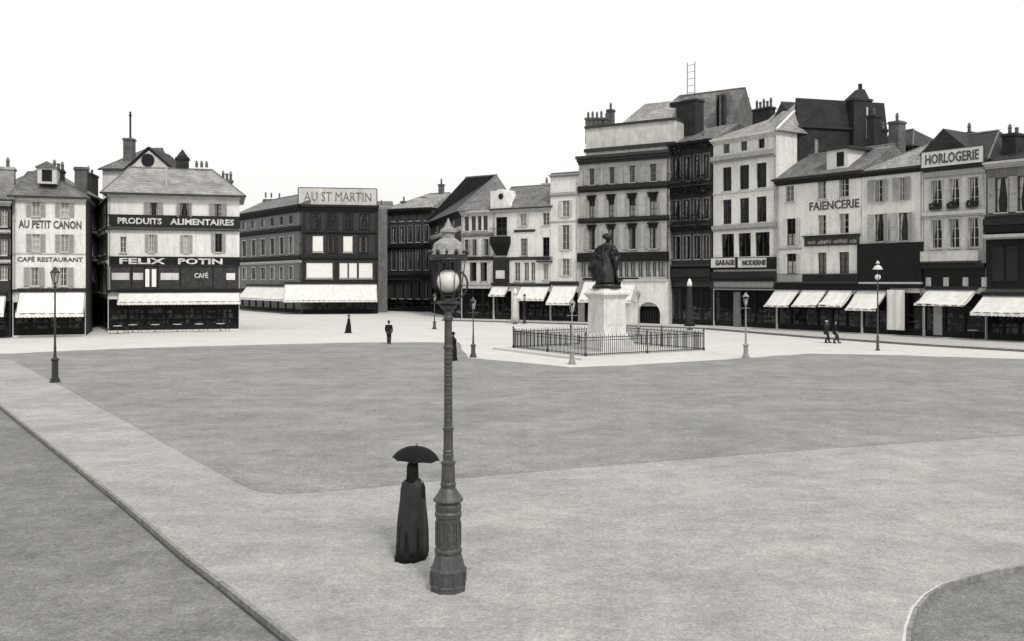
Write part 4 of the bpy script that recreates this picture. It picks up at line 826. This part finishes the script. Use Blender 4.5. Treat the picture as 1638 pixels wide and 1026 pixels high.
# arms, banner, cloak
for seg in (((-.45,0,2.9,.15),(-.62,-.1,2.4,.12)),((-.62,-.1,2.4,.12),(-.45,-.35,2.0,.09)),((.36,0,2.9,.15),(.52,-.12,2.45,.12)),((.52,-.12,2.45,.12),(.3,-.42,2.25,.08))):
    (x,y,z,r1_),(x2,y2,z2,r2_) = seg; mb.bar((x,y,z),(x2,y2,z2),r1_,8,r2_); mb.sphere((x2,y2,z2), r2_*1.08, 8)
rg = random.Random(5); n = 12; vs = []
for k in range(9):
    zz = 2.9-k*.24
    for i in range(n+1):
        t = i/n; vs.append((-.35-.8*t*(1-.25*abs(k-4)/4)+.05*math.sin(k), -.3+.5*t+.09*math.sin(t*14+k*.5), zz-.5*t*t+.05*math.sin(i)))
fs = [(k*(n+1)+i, k*(n+1)+i+1, (k+1)*(n+1)+i+1, (k+1)*(n+1)+i) for k in range(8) for i in range(n)]
mb.add(vs, fs); mb.add([(x-.03, y+.05, z) for x, y, z in vs], fs)
mb.bar((-.35,-.38,1.2),(-.28,-.4,3.0),.035,6); mb.bar((.62,-.3,.3),(.4,-.44,2.6),.05,6); mb.bar((.36,0,2.9),(.75,-.1,2.3),.2,8,.16); mb.bar((.7,-.05,2.35),(.5,-.1,1.3),.2,8,.26); mb.bar((.5,-.1,1.3),(.75,-.1,.3),.2,8,.12); mb.box(.7,.95,-.2,.1,.2,.55); mb.bar((.45,0,.35),(.85,-.05,.5),.16,7)
from mathutils import noise
nv = []
for x, y, z in mb.v:
    q = Vector((x, y, z)); f_ = .085 if z < 3.1 else .03; d = Vector((noise.noise(q*3.1), noise.noise(q*3.1+Vector((9,2,4))), noise.noise(q*3.1+Vector((3,8,1)))*.5))
    nv.append(tuple(q + d*f_*2))
mb.v = nv; fg = mb.build('figure', 'bronze', st, smooth=True)
# fence
fn = thing('iron_fence', 'low square fence of spiked dark iron bars round the statue pedestal', 'fence', (CX, CY, .14), a_)
hx, hy, hf = 4.85, 4.35, 1.35
for (x0, y0, x1, y1) in ((-hx,-hy,hx,-hy),(hx,-hy,hx,hy),(hx,hy,-hx,hy),(-hx,hy,-hx,-hy)):
    p = MB(); A = Vector((x0,y0,0)); B = Vector((x1,y1,0)); n = int((B-A).length/.155)
    p.bar(A+Vector((0,0,.12)), B+Vector((0,0,.12)), .025, 4); p.bar(A+Vector((0,0,hf-.2)), B+Vector((0,0,hf-.2)), .025, 4); p.bar(A+Vector((0,0,hf-.38)), B+Vector((0,0,hf-.38)), .018, 4)
    for i in range(1, n):
        q = A.lerp(B, i/n); hh = hf if i % 2 else hf-.1; p.bar(q+Vector((0,0,.02)), q+Vector((0,0,hh-.08)), .03, 4); p.bar(q+Vector((0,0,hh-.08)), q+Vector((0,0,hh+.04)), .038, 4, .002)
    p.build('fence_panel', 'iron', fn)
for x, y in ((-hx,-hy),(hx,-hy),(hx,hy),(-hx,hy),(0,-hy),(0,hy),(-hx,0),(hx,0)): MB().lathe([(.07,0),(.07,.2),(.045,.22),(.045,hf),(.07,hf+.02),(.06,hf+.1),(.01,hf+.2)], 8, (x,y,0)).build('post', 'iron', fn)

# ================= LAMPS =================
# main lamp
LX, LY = (717-819)/1500*14.6, 14.6
lp = thing('tall_street_lamp', 'tall ornate cast iron lamp in the foreground with opal globe in a crowned lantern', 'street lamp', (LX, LY, .004))
def LZ(py): return CAMH-(py-450)/1500*LY-.004
s_ = LY/1500
MB().lathe([(.285,0),(.285,.08),(.275,.10),(.285,LZ(908)-.02),(.265,LZ(905)),(.22,LZ(888)),(.205,LZ(884))], 8, rot=R(22.5)).build('base', 'irong', lp)
for i in range(8):
    fl = MB(); a = R(45*i+22.5)
    fl.bar((.285*math.cos(a), .285*math.sin(a), .1), (.285*math.cos(a), .285*math.sin(a), LZ(910)), .018, 5); fl.build('base_rib', 'irong', lp)

pr = [(.205,LZ(884)),(.215,LZ(882)),(.215,LZ(878)),(.195,LZ(876)),(.19,LZ(828)),(.205,LZ(826)),(.21,LZ(820)),(.195,LZ(817)),(.205,LZ(812)),(.205,LZ(808)),(.19,LZ(806)),(.2,LZ(803)),(.235,LZ(800)),(.225,LZ(797)),(.15,LZ(786)),(.115,LZ(780)),(.115,LZ(777))]
MB().lathe(pr, 28).build('pedestal', 'irong', lp, smooth=False)
pn = MB()
for i in range(8):
    a = 2*math.pi*i/8+.3; c, s2 = math.cos(a), math.sin(a)
    for da in (-.26, .26):
        q = a+da; pn.bar((.195*math.cos(q), .195*math.sin(q), LZ(872)), (.195*math.cos(q), .195*math.sin(q), LZ(834)), .009, 4)
pn.build('moulding', 'irong', lp)
pr = [(.12,LZ(777)),(.125,LZ(774)),(.11,LZ(771)),(.105,LZ(756)),(.1,LZ(744)),(.115,LZ(741)),(.115,LZ(738)),(.08,LZ(736)),(.085,LZ(728)),(.075,LZ(724)),(.09,LZ(722)),(.075,LZ(719)),
      (.072,LZ(690)),(.085,LZ(688)),(.085,LZ(684)),(.066,LZ(682)),(.06,LZ(560)),(.075,LZ(557)),(.075,LZ(554)),(.062,LZ(552)),(.058,LZ(515)),(.075,LZ(512)),(.075,LZ(508)),(.06,LZ(505)),(.055,LZ(498)),(.12,LZ(493)),(.14,LZ(489)),(.1,LZ(487))]
MB().lathe(pr, 22).build('column', 'irong', lp, smooth=False)
rg_ = MB()
for k in range(22):
    z = LZ(715)+(LZ(566)-LZ(715))*k/21; rg_.lathe([(.064,z-.012),(.074,z),(.064,z+.012)], 18, cap=False)
rg_.build('column_rings', 'irong', lp)
lan = MB(); zb, zt = LZ(486), LZ(415); lan.lathe([(.13,zb-.02),(.19,zb),(.19,zb+.03),(.15,zb+.035)], 6)
for i in range(6):
    a = R(60*i); lan.bar((.17*math.cos(a), .17*math.sin(a), zb), (.27*math.cos(a), .27*math.sin(a), zt), .008, 6)
lan.torus((0,0,zt), .275, .016, 'z', 6*4); lan.lathe([(.29,zt),(.3,zt+.03),(.3,zt+.06),(.27,zt+.07)], 6)
lt = lan.build('lantern', 'iron', lp)
fn2 = MB()
for i in range(12):
    a = R(30*i); fn2.sphere((.29*math.cos(a), .29*math.sin(a), zt+.11), .036 if i % 2 == 0 else .024, 8, 1, 1, 1.3)
fn2.build('crest', 'iron', lt)
MB().lathe([(.27,zt+.07),(.25,zt+.14),(.225,zt+.24),(.19,zt+.27),(.10,zt+.33),(.10,zt+.40),(.13,zt+.42),(.12,zt+.46),(.06,zt+.50),(.03,zt+.58),(.005,zt+.64)], 20).build('hood', 'copper', lt)
MB().sphere((0,0,LZ(450)), .18, 24).build('globe', 'opal', lt, smooth=True)
rn = MB().torus((0,-.03,LZ(450)), .195, .015, 'y', 36, 8).torus((.055,-.02,LZ(455)), .245, .016, 'y', 36, 8, R(-110), R(70)); rn.bar((0,0,LZ(432)),(0,0,zt),.02,6); rn.lathe([(.09,LZ(473)),(.05,LZ(478)),(.06,zb)], 12)
rn.build('globe_ring', 'iron', lt)
gp = MB()
for i in range(6):
    a, c = R(60*i), R(60*(i+1)); gp.add([(.168*math.cos(a),.168*math.sin(a),zb+.03),(.168*math.cos(c),.168*math.sin(c),zb+.03),(.266*math.cos(c),.266*math.sin(c),zt-.02),(.266*math.cos(a),.266*math.sin(a),zt-.02)],[(0,1,2,3)])

def gas_lamp(label, x, y, H, m='iron', base=.0, group='gas lamps standing around the square', z=0.008, name='street_lamp'):
    o = thing(name, label, 'street lamp', (x, y, z), R(20), group)
    k = H/4.0; hb = .8*k
    MB().lathe([(.24,0),(.24,.08),(.2,.1),(.2,.2),(.15,.24),(.14,hb-.1),(.19,hb-.06),(.19,hb),(.12,hb+.06),(.07,hb+.12)], 8).build('base', m, o)
    MB().lathe([(.07,hb+.12),(.055,hb+.5),(.07,hb+.53),(.07,hb+.57),(.05,hb+.6),(.035,H-1.0),(.06,H-.98),(.06,H-.93),(.03,H-.9),(.05,H-.8)], 10).build('column', m, o)
    MB().bar((-.3,0,H-1.0),(.3,0,H-1.0),.016,6).sphere((-.3,0,H-1.0),.03,6).sphere((.3,0,H-1.0),.03,6).build('crossbar', m, o)
    zb, zt = H-.8, H-.28
    l = MB().lathe([(.06,zb-.02),(.1,zb),(.1,zb+.03)], 4)
    for i in range(4):
        a = R(90*i); l.bar((.09*math.cos(a),.09*math.sin(a),zb+.02),(.2*math.cos(a),.2*math.sin(a),zt),.014,4)
    l.torus((0,0,zt), .2, .016, 'z', 4, 4)
    lo = l.build('lantern', m, o)
    g = MB()
    for i in range(4):
        a, c = R(90*i), R(90*(i+1)); g.add([(.09*math.cos(a),.09*math.sin(a),zb+.03),(.09*math.cos(c),.09*math.sin(c),zb+.03),(.19*math.cos(c),.19*math.sin(c),zt),(.19*math.cos(a),.19*math.sin(a),zt)],[(0,1,2,3)])
    g.build('pane', 'glass', lo)
    MB().lathe([(.05,zb+.05),(.06,zb+.3),(.03,zb+.4)], 8).build('burner', 'opal', lo)
    MB().lathe([(.23,zt+.01),(.1,zt+.14),(.1,zt+.19),(.07,zt+.2),(.02,H)], 8).build('hood', m, lo)
    return o
g = G(88, 612); l0 = gas_lamp('dark gas lamp at the left edge of the gravel in front of the white cafe', g[0], g[1], CAMH+23/1500*g[1], 'iron')
g = G(757, 572); gas_lamp('slender gas lamp on the far gravel edge just right of the tall foreground lamp', g[0], g[1], 3.8, 'irong')
g = G(915, 583); gas_lamp('pale slim gas lamp directly in front of the left half of the iron fence', g[0], g[1], 3.8, 'irons')
g = G(1193, 573); gas_lamp('pale gas lamp right of the iron fence in front of the black garage front', g[0], g[1], 4.1, 'irons')
g = G(1021, 541); gas_lamp('pale gas lamp behind the fence in front of the arched doorway', g[0], g[1], 3.9, 'irons', z=.14)
g = G(695, 527); gas_lamp('small far gas lamp at the mouth of the street, left of the tall lamp', g[0], g[1], 3.6, 'irong')
g = G(880-41, 518); gas_lamp('dark gas lamp beside the pale folded parasol', g[0], g[1], 3.4, 'iron')
# arc lamp
g = G(1404, 561); H = CAMH+33/1500*g[1]
o = thing('arc_lamp', 'thin tall post with two white globes under a small white cap by the right pavement', 'street lamp', (g[0], g[1], .0))
MB().lathe([(.16,0),(.16,.1),(.1,.14),(.09,1.0),(.06,1.05),(.045,H-1.35),(.02,H-.2)], 10).build('post', 'irong', o)
MB().sphere((0,0,H-1.15), .2, 14).build('globe', 'sign_w', o, smooth=True); MB().lathe([(.34,H-.62),(.24,H-.42),(.08,H-.3)], 14).build('shade', 'sign_g', o); MB().lathe([(.15,H-.2),(.02,H)], 12).build('cap', 'sign_g', o); MB().torus((0,0,H-1.15), .22, .02, 'x', 16, 5).build('globe_frame', 'iron', o)
# folded parasols
def parasol(label, x, y, H, top, body, z=.13):
    o = thing('folded_parasol', label, 'parasol', (x, y, z), 0, 'folded parasols on the far pavement')
    MB().lathe([(.3,0),(.3,.08),(.05,.12)], 12).build('foot', 'iron', o); MB().bar((0,0,.1),(0,0,H),.03,8).build('pole', 'wood', o)
    vs = ring_loft(MB(), [(0,0,.35,.48,.48,.16),(0,0,1.0,.38,.38,.16),(0,0,H-1.4,.24,.24,.12),(0,0,H-.7,.2,.2,.08)], 24, 6, 0, 4); vs.build('canopy', body, o, smooth=True)
    ring_loft(MB(), [(0,0,H-.72,.26,.26,.03),(0,0,H-.35,.22,.22,.03),(0,0,H-.1,.12,.12,0),(0,0,H+.02,.03,.03,0)], 18, 6, 0, 4).build('top_cover', top, o, smooth=True)
parasol('tall dark folded parasol with white top at the right end of the fence', *PD(1103, 90), 4.9, 'canvas', 'wool2'); parasol('pale folded parasol on the pavement left of the fence', *PD(824, 105), 4.0, 'canvas', 'sign_g', z=.0)
# ================= PEOPLE =================
def hand(j, e, wi, wrist, d, side, up, s=1.0, curl=.35):   # palm and five fingers from the wrist
    d = Vector(d).normalized(); side = Vector(side).normalized(); up = Vector(up).normalized(); W_ = Vector(wrist)
    p = W_ + d*.05*s; j.append((*p, .030*s)); e.append((wi, len(j)-1)); pi = len(j)-1
    for k, (off, ln) in enumerate(((-.03,.070),(-.01,.082),(.011,.076),(.031,.06))):
        a = p + d*.035*s + side*off*s; b_ = a + d*ln*.5*s; c = b_ + (d*(1-curl)-up*curl).normalized()*ln*.5*s
        i = len(j); j += [(*a,.0115*s),(*b_,.0095*s),(*c,.0075*s)]; e += [(pi,i),(i,i+1),(i+1,i+2)]
    a = W_ + d*.03*s - side*.032*s; b_ = a + (d*.5-side*.9).normalized()*.035*s; c = b_ + (d*.9-side*.2).normalized()*.03*s
    i = len(j); j += [(*a,.013*s),(*b_,.011*s),(*c,.008*s)]; e += [(wi,i),(i,i+1),(i+1,i+2)]
def head(o, c, yaw=0, hat=None, hair='hair', s=1.0):
    X = Matrix.Translation(c) @ Matrix.Rotation(yaw, 4, 'Z') @ Matrix.Scale(s, 4)
    m = MB().sphere((0,0,0), .1, 16, .78, .95, 1.18); m.v = [(x, y, z) if z > -.03 else (x*.85, y*.9-.006, z) for x, y, z in m.v]
    m.bar((0,-.085,.012),(0,-.112,-.02),.008,6,.014); m.sphere((-.078,0,0),.02,6,.5,1,1.5); m.sphere((.078,0,0),.02,6,.5,1,1.5); m.box(-.02,.02,-.093,-.086,-.052,-.046)
    m.build('head', 'skin', o, X=X, smooth=True)
    e = MB().sphere((-.03,-.086,.01), .011, 6).sphere((.03,-.086,.01), .011, 6); e.build('eyes', 'hair', o, X=X)
    h = MB().sphere((0,.018,.03), .1, 14, .88, .95, 1.05); h.v = [v for v in h.v]; h.build('hair', hair, o, X=X, smooth=True)
    if hat == 'bowler': MB().lathe([(.135,.07),(.14,.078),(.1,.082),(.098,.13),(.075,.17),(.03,.185),(.004,.188)], 18).build('hat', 'wool', o, X=X, smooth=True)
    if hat == 'straw': MB().lathe([(.17,.07),(.17,.08),(.095,.084),(.092,.15),(.004,.152)], 18).build('hat', 'sign_g', o, X=X)
    if hat == 'wide': 
        mb = MB(); ring_loft(mb, [(0,.02,.055,.20,.18,.05),(0,.02,.075,.19,.17,.05),(0,.02,.085,.11,.11,.02),(0,.02,.15,.10,.10,.06),(0,.02,.19,.05,.05,.05)], 20, 5, 0, 2); mb.build('hat', 'wool', o, X=X, smooth=True)
def man(label, x, y, yaw=0, H=1.72, hat='bowler', z=.008, stride=.12, group='people crossing the square', coat='wool'):
    o = thing('person', label, 'person', (x, y, z), yaw, group); k = H/1.72
    j = [(0,0,.92,.125,.8),(0,0,1.15,.13,.75),(0,0,1.36,.15,.65),(0,0,1.47,.06),(0,-.005,1.56,.05),
         (-.09,0,.88,.09),(-.1,-stride*.4,.5,.062),(-.1,stride*.9,.09,.042),(-.11,stride*.9-.17,.035,.036),
         (.09,0,.88,.09),(.1,-stride*1.2,.5,.062),(.1,-stride*1.3,.09,.042),(.11,-stride*1.3-.17,.035,.036),
         (-.2,0,1.4,.062),(-.25,.04,1.13,.047),(-.23,-.08,.9,.032),(.2,0,1.4,.062),(.25,-.02,1.13,.047),(.22,-.15,.92,.032)]
    e = [(0,1),(1,2),(2,3),(3,4),(0,5),(5,6),(6,7),(7,8),(0,9),(9,10),(10,11),(11,12),(2,13),(13,14),(14,15),(2,16),(16,17),(17,18)]
    hand(j, e, 15, (-.23,-.08,.9), (0,-.3,-1), (0,1,-.2), (1,0,0)); hand(j, e, 18, (.22,-.15,.92), (0,-.4,-1), (0,1,-.2), (-1,0,0))
    bd = skin([(a[0],a[1],a[2],a[3]*(.8 if a[3]>.04 else 1))+tuple(a[4:]) for a in j], e, 'body', 'skin', o)
    tj = j[:1]+[j[5],j[6],(j[7][0],j[7][1],.07,.06)]+[j[9],j[10],(j[11][0],j[11][1],.07,.06)]
    tj = [(a[0],a[1],a[2],a[3]*1.45) for a in tj]; skin(tj, [(0,1),(1,2),(2,3),(0,4),(4,5),(5,6)], 'trousers', 'wool2', o)
    cj = [(0,0,.62,.23,.85),(0,0,.85,.21,.8),(0,0,1.0,.17,.8),(0,0,1.2,.165,.75),(0,0,1.38,.19,.7),(0,0,1.46,.085),j[13],j[14],(-.235,-.06,.95,.045),j[16],j[17],(.225,-.13,.97,.045)]
    cj = [c if i < 6 else (c[0],c[1],c[2],max(c[3]*1.7,.068)) for i, c in enumerate(cj)]
    skin(cj, [(0,1),(1,2),(2,3),(3,4),(4,5),(4,6),(6,7),(7,8),(4,9),(9,10),(10,11)], 'coat', coat, o)
    sh = MB()
    for q in (j[8], j[12]): sh.sphere((q[0], q[1]+.06, .05), .058, 10, 1.0, 2.7, 1.0)
    sh.build('shoes', 'wool', o); head(o, (0,-.01,1.63), 0, hat); o.scale = (k,k,k); return o
def woman(label, x, y, yaw=0, H=1.64, z=.008, raise_arm=False, group=None, hat='wide', dress='wool', cloak=False):
    o = thing('person', label, 'person', (x, y, z), yaw, group); k = H/1.64
    j = [(0,0,.92,.13,.8),(0,0,1.08,.10,.8),(0,0,1.26,.125,.7),(0,0,1.39,.05),(0,0,1.47,.042),(-.08,0,.85,.09),(-.08,0,.45,.06),(-.08,.02,.08,.04),(-.08,-.14,.03,.034),(.08,0,.85,.09),(.08,-.04,.45,.06),(.08,-.06,.08,.04),(.08,-.21,.03,.034),
         (-.16,0,1.32,.055),(-.2,.05,1.07,.042),(-.12,-.12,1.0,.03)]
    if raise_arm: j += [(.16,0,1.32,.055),(.19,-.08,1.08,.042),(.08,-.22,1.22,.03)]
    else: j += [(.16,0,1.32,.055),(.21,.03,1.07,.042),(.17,-.1,.88,.03)]
    e = [(0,1),(1,2),(2,3),(3,4),(0,5),(5,6),(6,7),(7,8),(0,9),(9,10),(10,11),(11,12),(2,13),(13,14),(14,15),(2,16),(16,17),(17,18)]
    hand(j, e, 15, j[15][:3], (.6,-.5,-.1), (0,0,-1), (0,1,0), .9, .5)
    if raise_arm: hand(j, e, 18, j[18][:3], (-.5,-.3,.35), (0,.2,-1), (0,-1,0), .9, .75)
    else: hand(j, e, 18, j[18][:3], (0,-.4,-1), (0,1,-.2), (-1,0,0), .9)
    skin(j, e, 'body', 'skin', o)
    d = MB(); ring_loft(d, [(0,.08,.015,.275,.35,.10),(0,.06,.12,.25,.29,.08),(0,.05,.35,.235,.26,.06),(0,.03,.6,.23,.24,.05),(0,.02,.8,.2,.2,.03),(0,.01,.92,.165,.16,.01),(0,0,1.02,.125,.115,0)], 36, 9, 0, 6); d.build('skirt', dress, o, smooth=True)
    b_ = MB(); ring_loft(b_, [(0,.01,.88,.20,.19,.04),(0,.01,1.0,.155,.145,.02),(0,0,1.1,.15,.13,.01),(0,-.01,1.24,.18,.14,0),(0,0,1.34,.17,.11,0),(0,0,1.4,.075,.075,0),(0,0,1.45,.052,.052,0)], 28, 6, 0, 7); b_.build('jacket', dress, o, smooth=True)
    for a in (13, 16):
        q = [(c[0],c[1],c[2],c[3]*1.5) for c in j[a:a+3]]; q[2] = (*Vector(q[1][:3]).lerp(Vector(q[2][:3]), .85), .04); skin(q, [(0,1),(1,2)], 'sleeve', dress, o)
    if cloak:
        c_ = MB(); ring_loft(c_, [(0,.05,.07,.262,.31,.13),(0,.045,.25,.262,.29,.15),(0,.035,.5,.255,.27,.15),(0,.03,.7,.248,.25,.12),(0,.02,.88,.235,.225,.06),(0,.01,1.05,.225,.2,.05),(0,.01,1.2,.225,.18,.03),(0,.005,1.31,.20,.14,.02),(0,0,1.37,.13,.11,.01),(0,0,1.41,.075,.08,0)], 36, 8, 0, 11); c_.build('cape', 'cape', o, smooth=True)
        v_ = MB(); ring_loft(v_, [(0,.05,1.27,.15,.09,.06),(0,.045,1.38,.105,.085,.04),(0,.035,1.48,.1,.085,.02),(0,.03,1.58,.105,.09,.02),(0,.025,1.65,.085,.085,.02),(0,.02,1.69,.03,.03,0)], 22, 5, 0, 12); v_.build('veil', 'wool', o, smooth=True)
    head(o, (0,-.015,1.535), 0, hat, s=.95); o.scale = (k,k,k); return o
wy = 16.3; wx = (661-819)/1500*wy
wm = woman('person in a long black dress walking away under a black umbrella beside the tall lamp', wx, wy, R(158), 1.62, raise_arm=True, hat=None, cloak=True)
hx_ = Matrix.Rotation(R(158), 4, 'Z') @ Vector((.02,-.25,1.22)); ux, uy = (664.5-819)/1500*wy, wy+hx_.y
um = thing('umbrella', 'open black umbrella held over the person by the tall lamp', 'umbrella', (wx+hx_.x, wy+hx_.y, 0)); 
zt = CAMH-(718-450)/1500*wy; tx = ux-(wx+hx_.x)
n = 8; vs = []; rings = 7; seg = 32
for k in range(rings+1):
    t = k/rings; r = .42*math.sin(t*1.25)/math.sin(1.25)
    for i in range(seg):
        a = 2*math.pi*i/seg; sc = 1-.06*t*abs(math.sin(a*4)); vs.append((r*sc*math.cos(a), r*sc*math.sin(a), -.225*(1-math.cos(t*1.4))/(1-math.cos(1.4))+.012*t*abs(math.sin(a*4))))
Xu = Matrix.Translation((tx, 0, zt)) @ Matrix.Rotation(R(4), 4, 'Y')
fs = [(k*seg+i, k*seg+(i+1)%seg, (k+1)*seg+(i+1)%seg, (k+1)*seg+i) for k in range(rings) for i in range(seg)]
MB().add(vs, fs).build('canopy', 'silk', um, X=Xu, smooth=True)
rb = MB()
for i in range(8):
    a = 2*math.pi*i/8; pts = []
    for k in range(rings+1): t = k/rings; r = .42*math.sin(t*1.25)/math.sin(1.25); pts.append((r*math.cos(a), r*math.sin(a), -.225*(1-math.cos(t*1.4))/(1-math.cos(1.4))-.006))
    for k in range(rings): rb.bar(pts[k], pts[k+1], .004, 4)
    rb.bar(pts[4], (0,0,-.3), .003, 4)
rb.build('ribs', 'iron', um, X=Xu)
MB().bar((tx,0,zt+.05),(0,0,1.1),.009,6).build('shaft', 'iron', um); MB().torus((.03,0,1.1), .03, .01, 'y', 12, 6, R(180), R(360)).build('handle', 'wood', um)
g = G(622, 551); man('person in a dark coat standing alone at the far edge of the gravel', g[0], g[1], R(175), 1.72, 'bowler')
g = G(558, 533); woman('small far person in a long dark dress near the black corner building', g[0], g[1], R(120), 1.62, hat='wide', group='people crossing the square')
g = G(725, 577); woman('dark dressed person half hidden behind the tall lamp column', g[0], g[1], R(150), 1.66, hat='wide', group='people crossing the square')
g = G(1322, 549); man('person in a dark coat walking at the right kerb, left one of a pair', g[0], g[1], R(100), 1.68, 'straw', stride=.2, coat='wool2'); g = G(1331, 549.5); man('person in a black coat walking at the right kerb, right one of a pair', g[0]+.25, g[1], R(80), 1.72, 'bowler', stride=.18)
# ================= CAFE FURNITURE =================
def table(label, x, y, z=0, group='cafe tables under the awnings'):
    o = thing('cafe_table', label, 'table', (x, y, z), 0, group); MB().lathe([(.38,.71),(.4,.72),(.4,.74),(.38,.75)], 20).build('tabletop', 'sign_w', o)
    MB().bar((0,0,.05),(0,0,.71),.03,8).build('leg', 'iron', o)
    f_ = MB()
    for i in range(3): a = R(120*i); f_.bar((0,0,.1),(.28*math.cos(a),.28*math.sin(a),.02),.02,5)
    f_.build('foot', 'iron', o); return o
def chair(label, x, y, rz, z=0, group='cafe chairs'):
    o = thing('cafe_chair', label, 'chair', (x, y, z), rz, group); MB().lathe([(.2,.44),(.21,.46),(.2,.48)], 14).build('seat', 'charcoal', o)
    for sx, sy in ((-1,-1),(1,-1),(-1,1),(1,1)): MB().bar((sx*.13,sy*.13,.44),(sx*.19,sy*.19,0),.015,5).build('leg', 'charcoal', o)
    MB().torus((0,.17,.62), .17, .014, 'y', 14, 5, 0, math.pi).bar((-.17,.17,.46),(-.17,.17,.63),.014,5).bar((.17,.17,.46),(.17,.17,.63),.014,5).bar((0,.17,.46),(0,.17,.78),.01,5).build('backrest', 'charcoal', o); return o
g = G(188, 534.5); table('white topped cafe table at the left end of the grocery front', *g); chair('dark bentwood chair left of the table by the grocery', g[0]-.7, g[1]+.1, R(70)); chair('dark bentwood chair right of the table by the grocery', g[0]+.75, g[1]+.15, R(-80))
g = G(1150, 521.5); table('white topped cafe table outside the garage front', g[0], g[1], .13); chair('dark bentwood chair left of the table outside the garage front', g[0]-.7, g[1], R(60), .13); chair('dark bentwood chair right of the table outside the garage front', g[0]+.8, g[1]+.1, R(-60), .13)
g = G(1560, 546); table('white topped cafe table under the cream awning at the right edge', g[0], g[1]+.3, .13)
ORD = ['second', 'third', 'fourth', 'fifth', 'sixth']
fg_ = Fac(PD(172.5, 88), PD(383, 91.5))
for i in range(5):
    p = fg_.M @ Vector((2.3 + i*1.95, -1.35 - .15*(i % 2), 0))
    table('%s cafe table from the left in the row under the grocery awning' % ORD[i], p.x, p.y)
    for k, sd_ in enumerate(('left', 'right')):
        q = fg_.M @ Vector((2.3 + i*1.95 + (-.62 if k == 0 else .62), -1.3 + random.uniform(-.2, .2), 0))
        chair('bentwood chair on the %s side of the %s table under the grocery awning' % (sd_, ORD[i]), q.x, q.y, R((80 if k == 0 else -80) + random.uniform(-25, 25)))
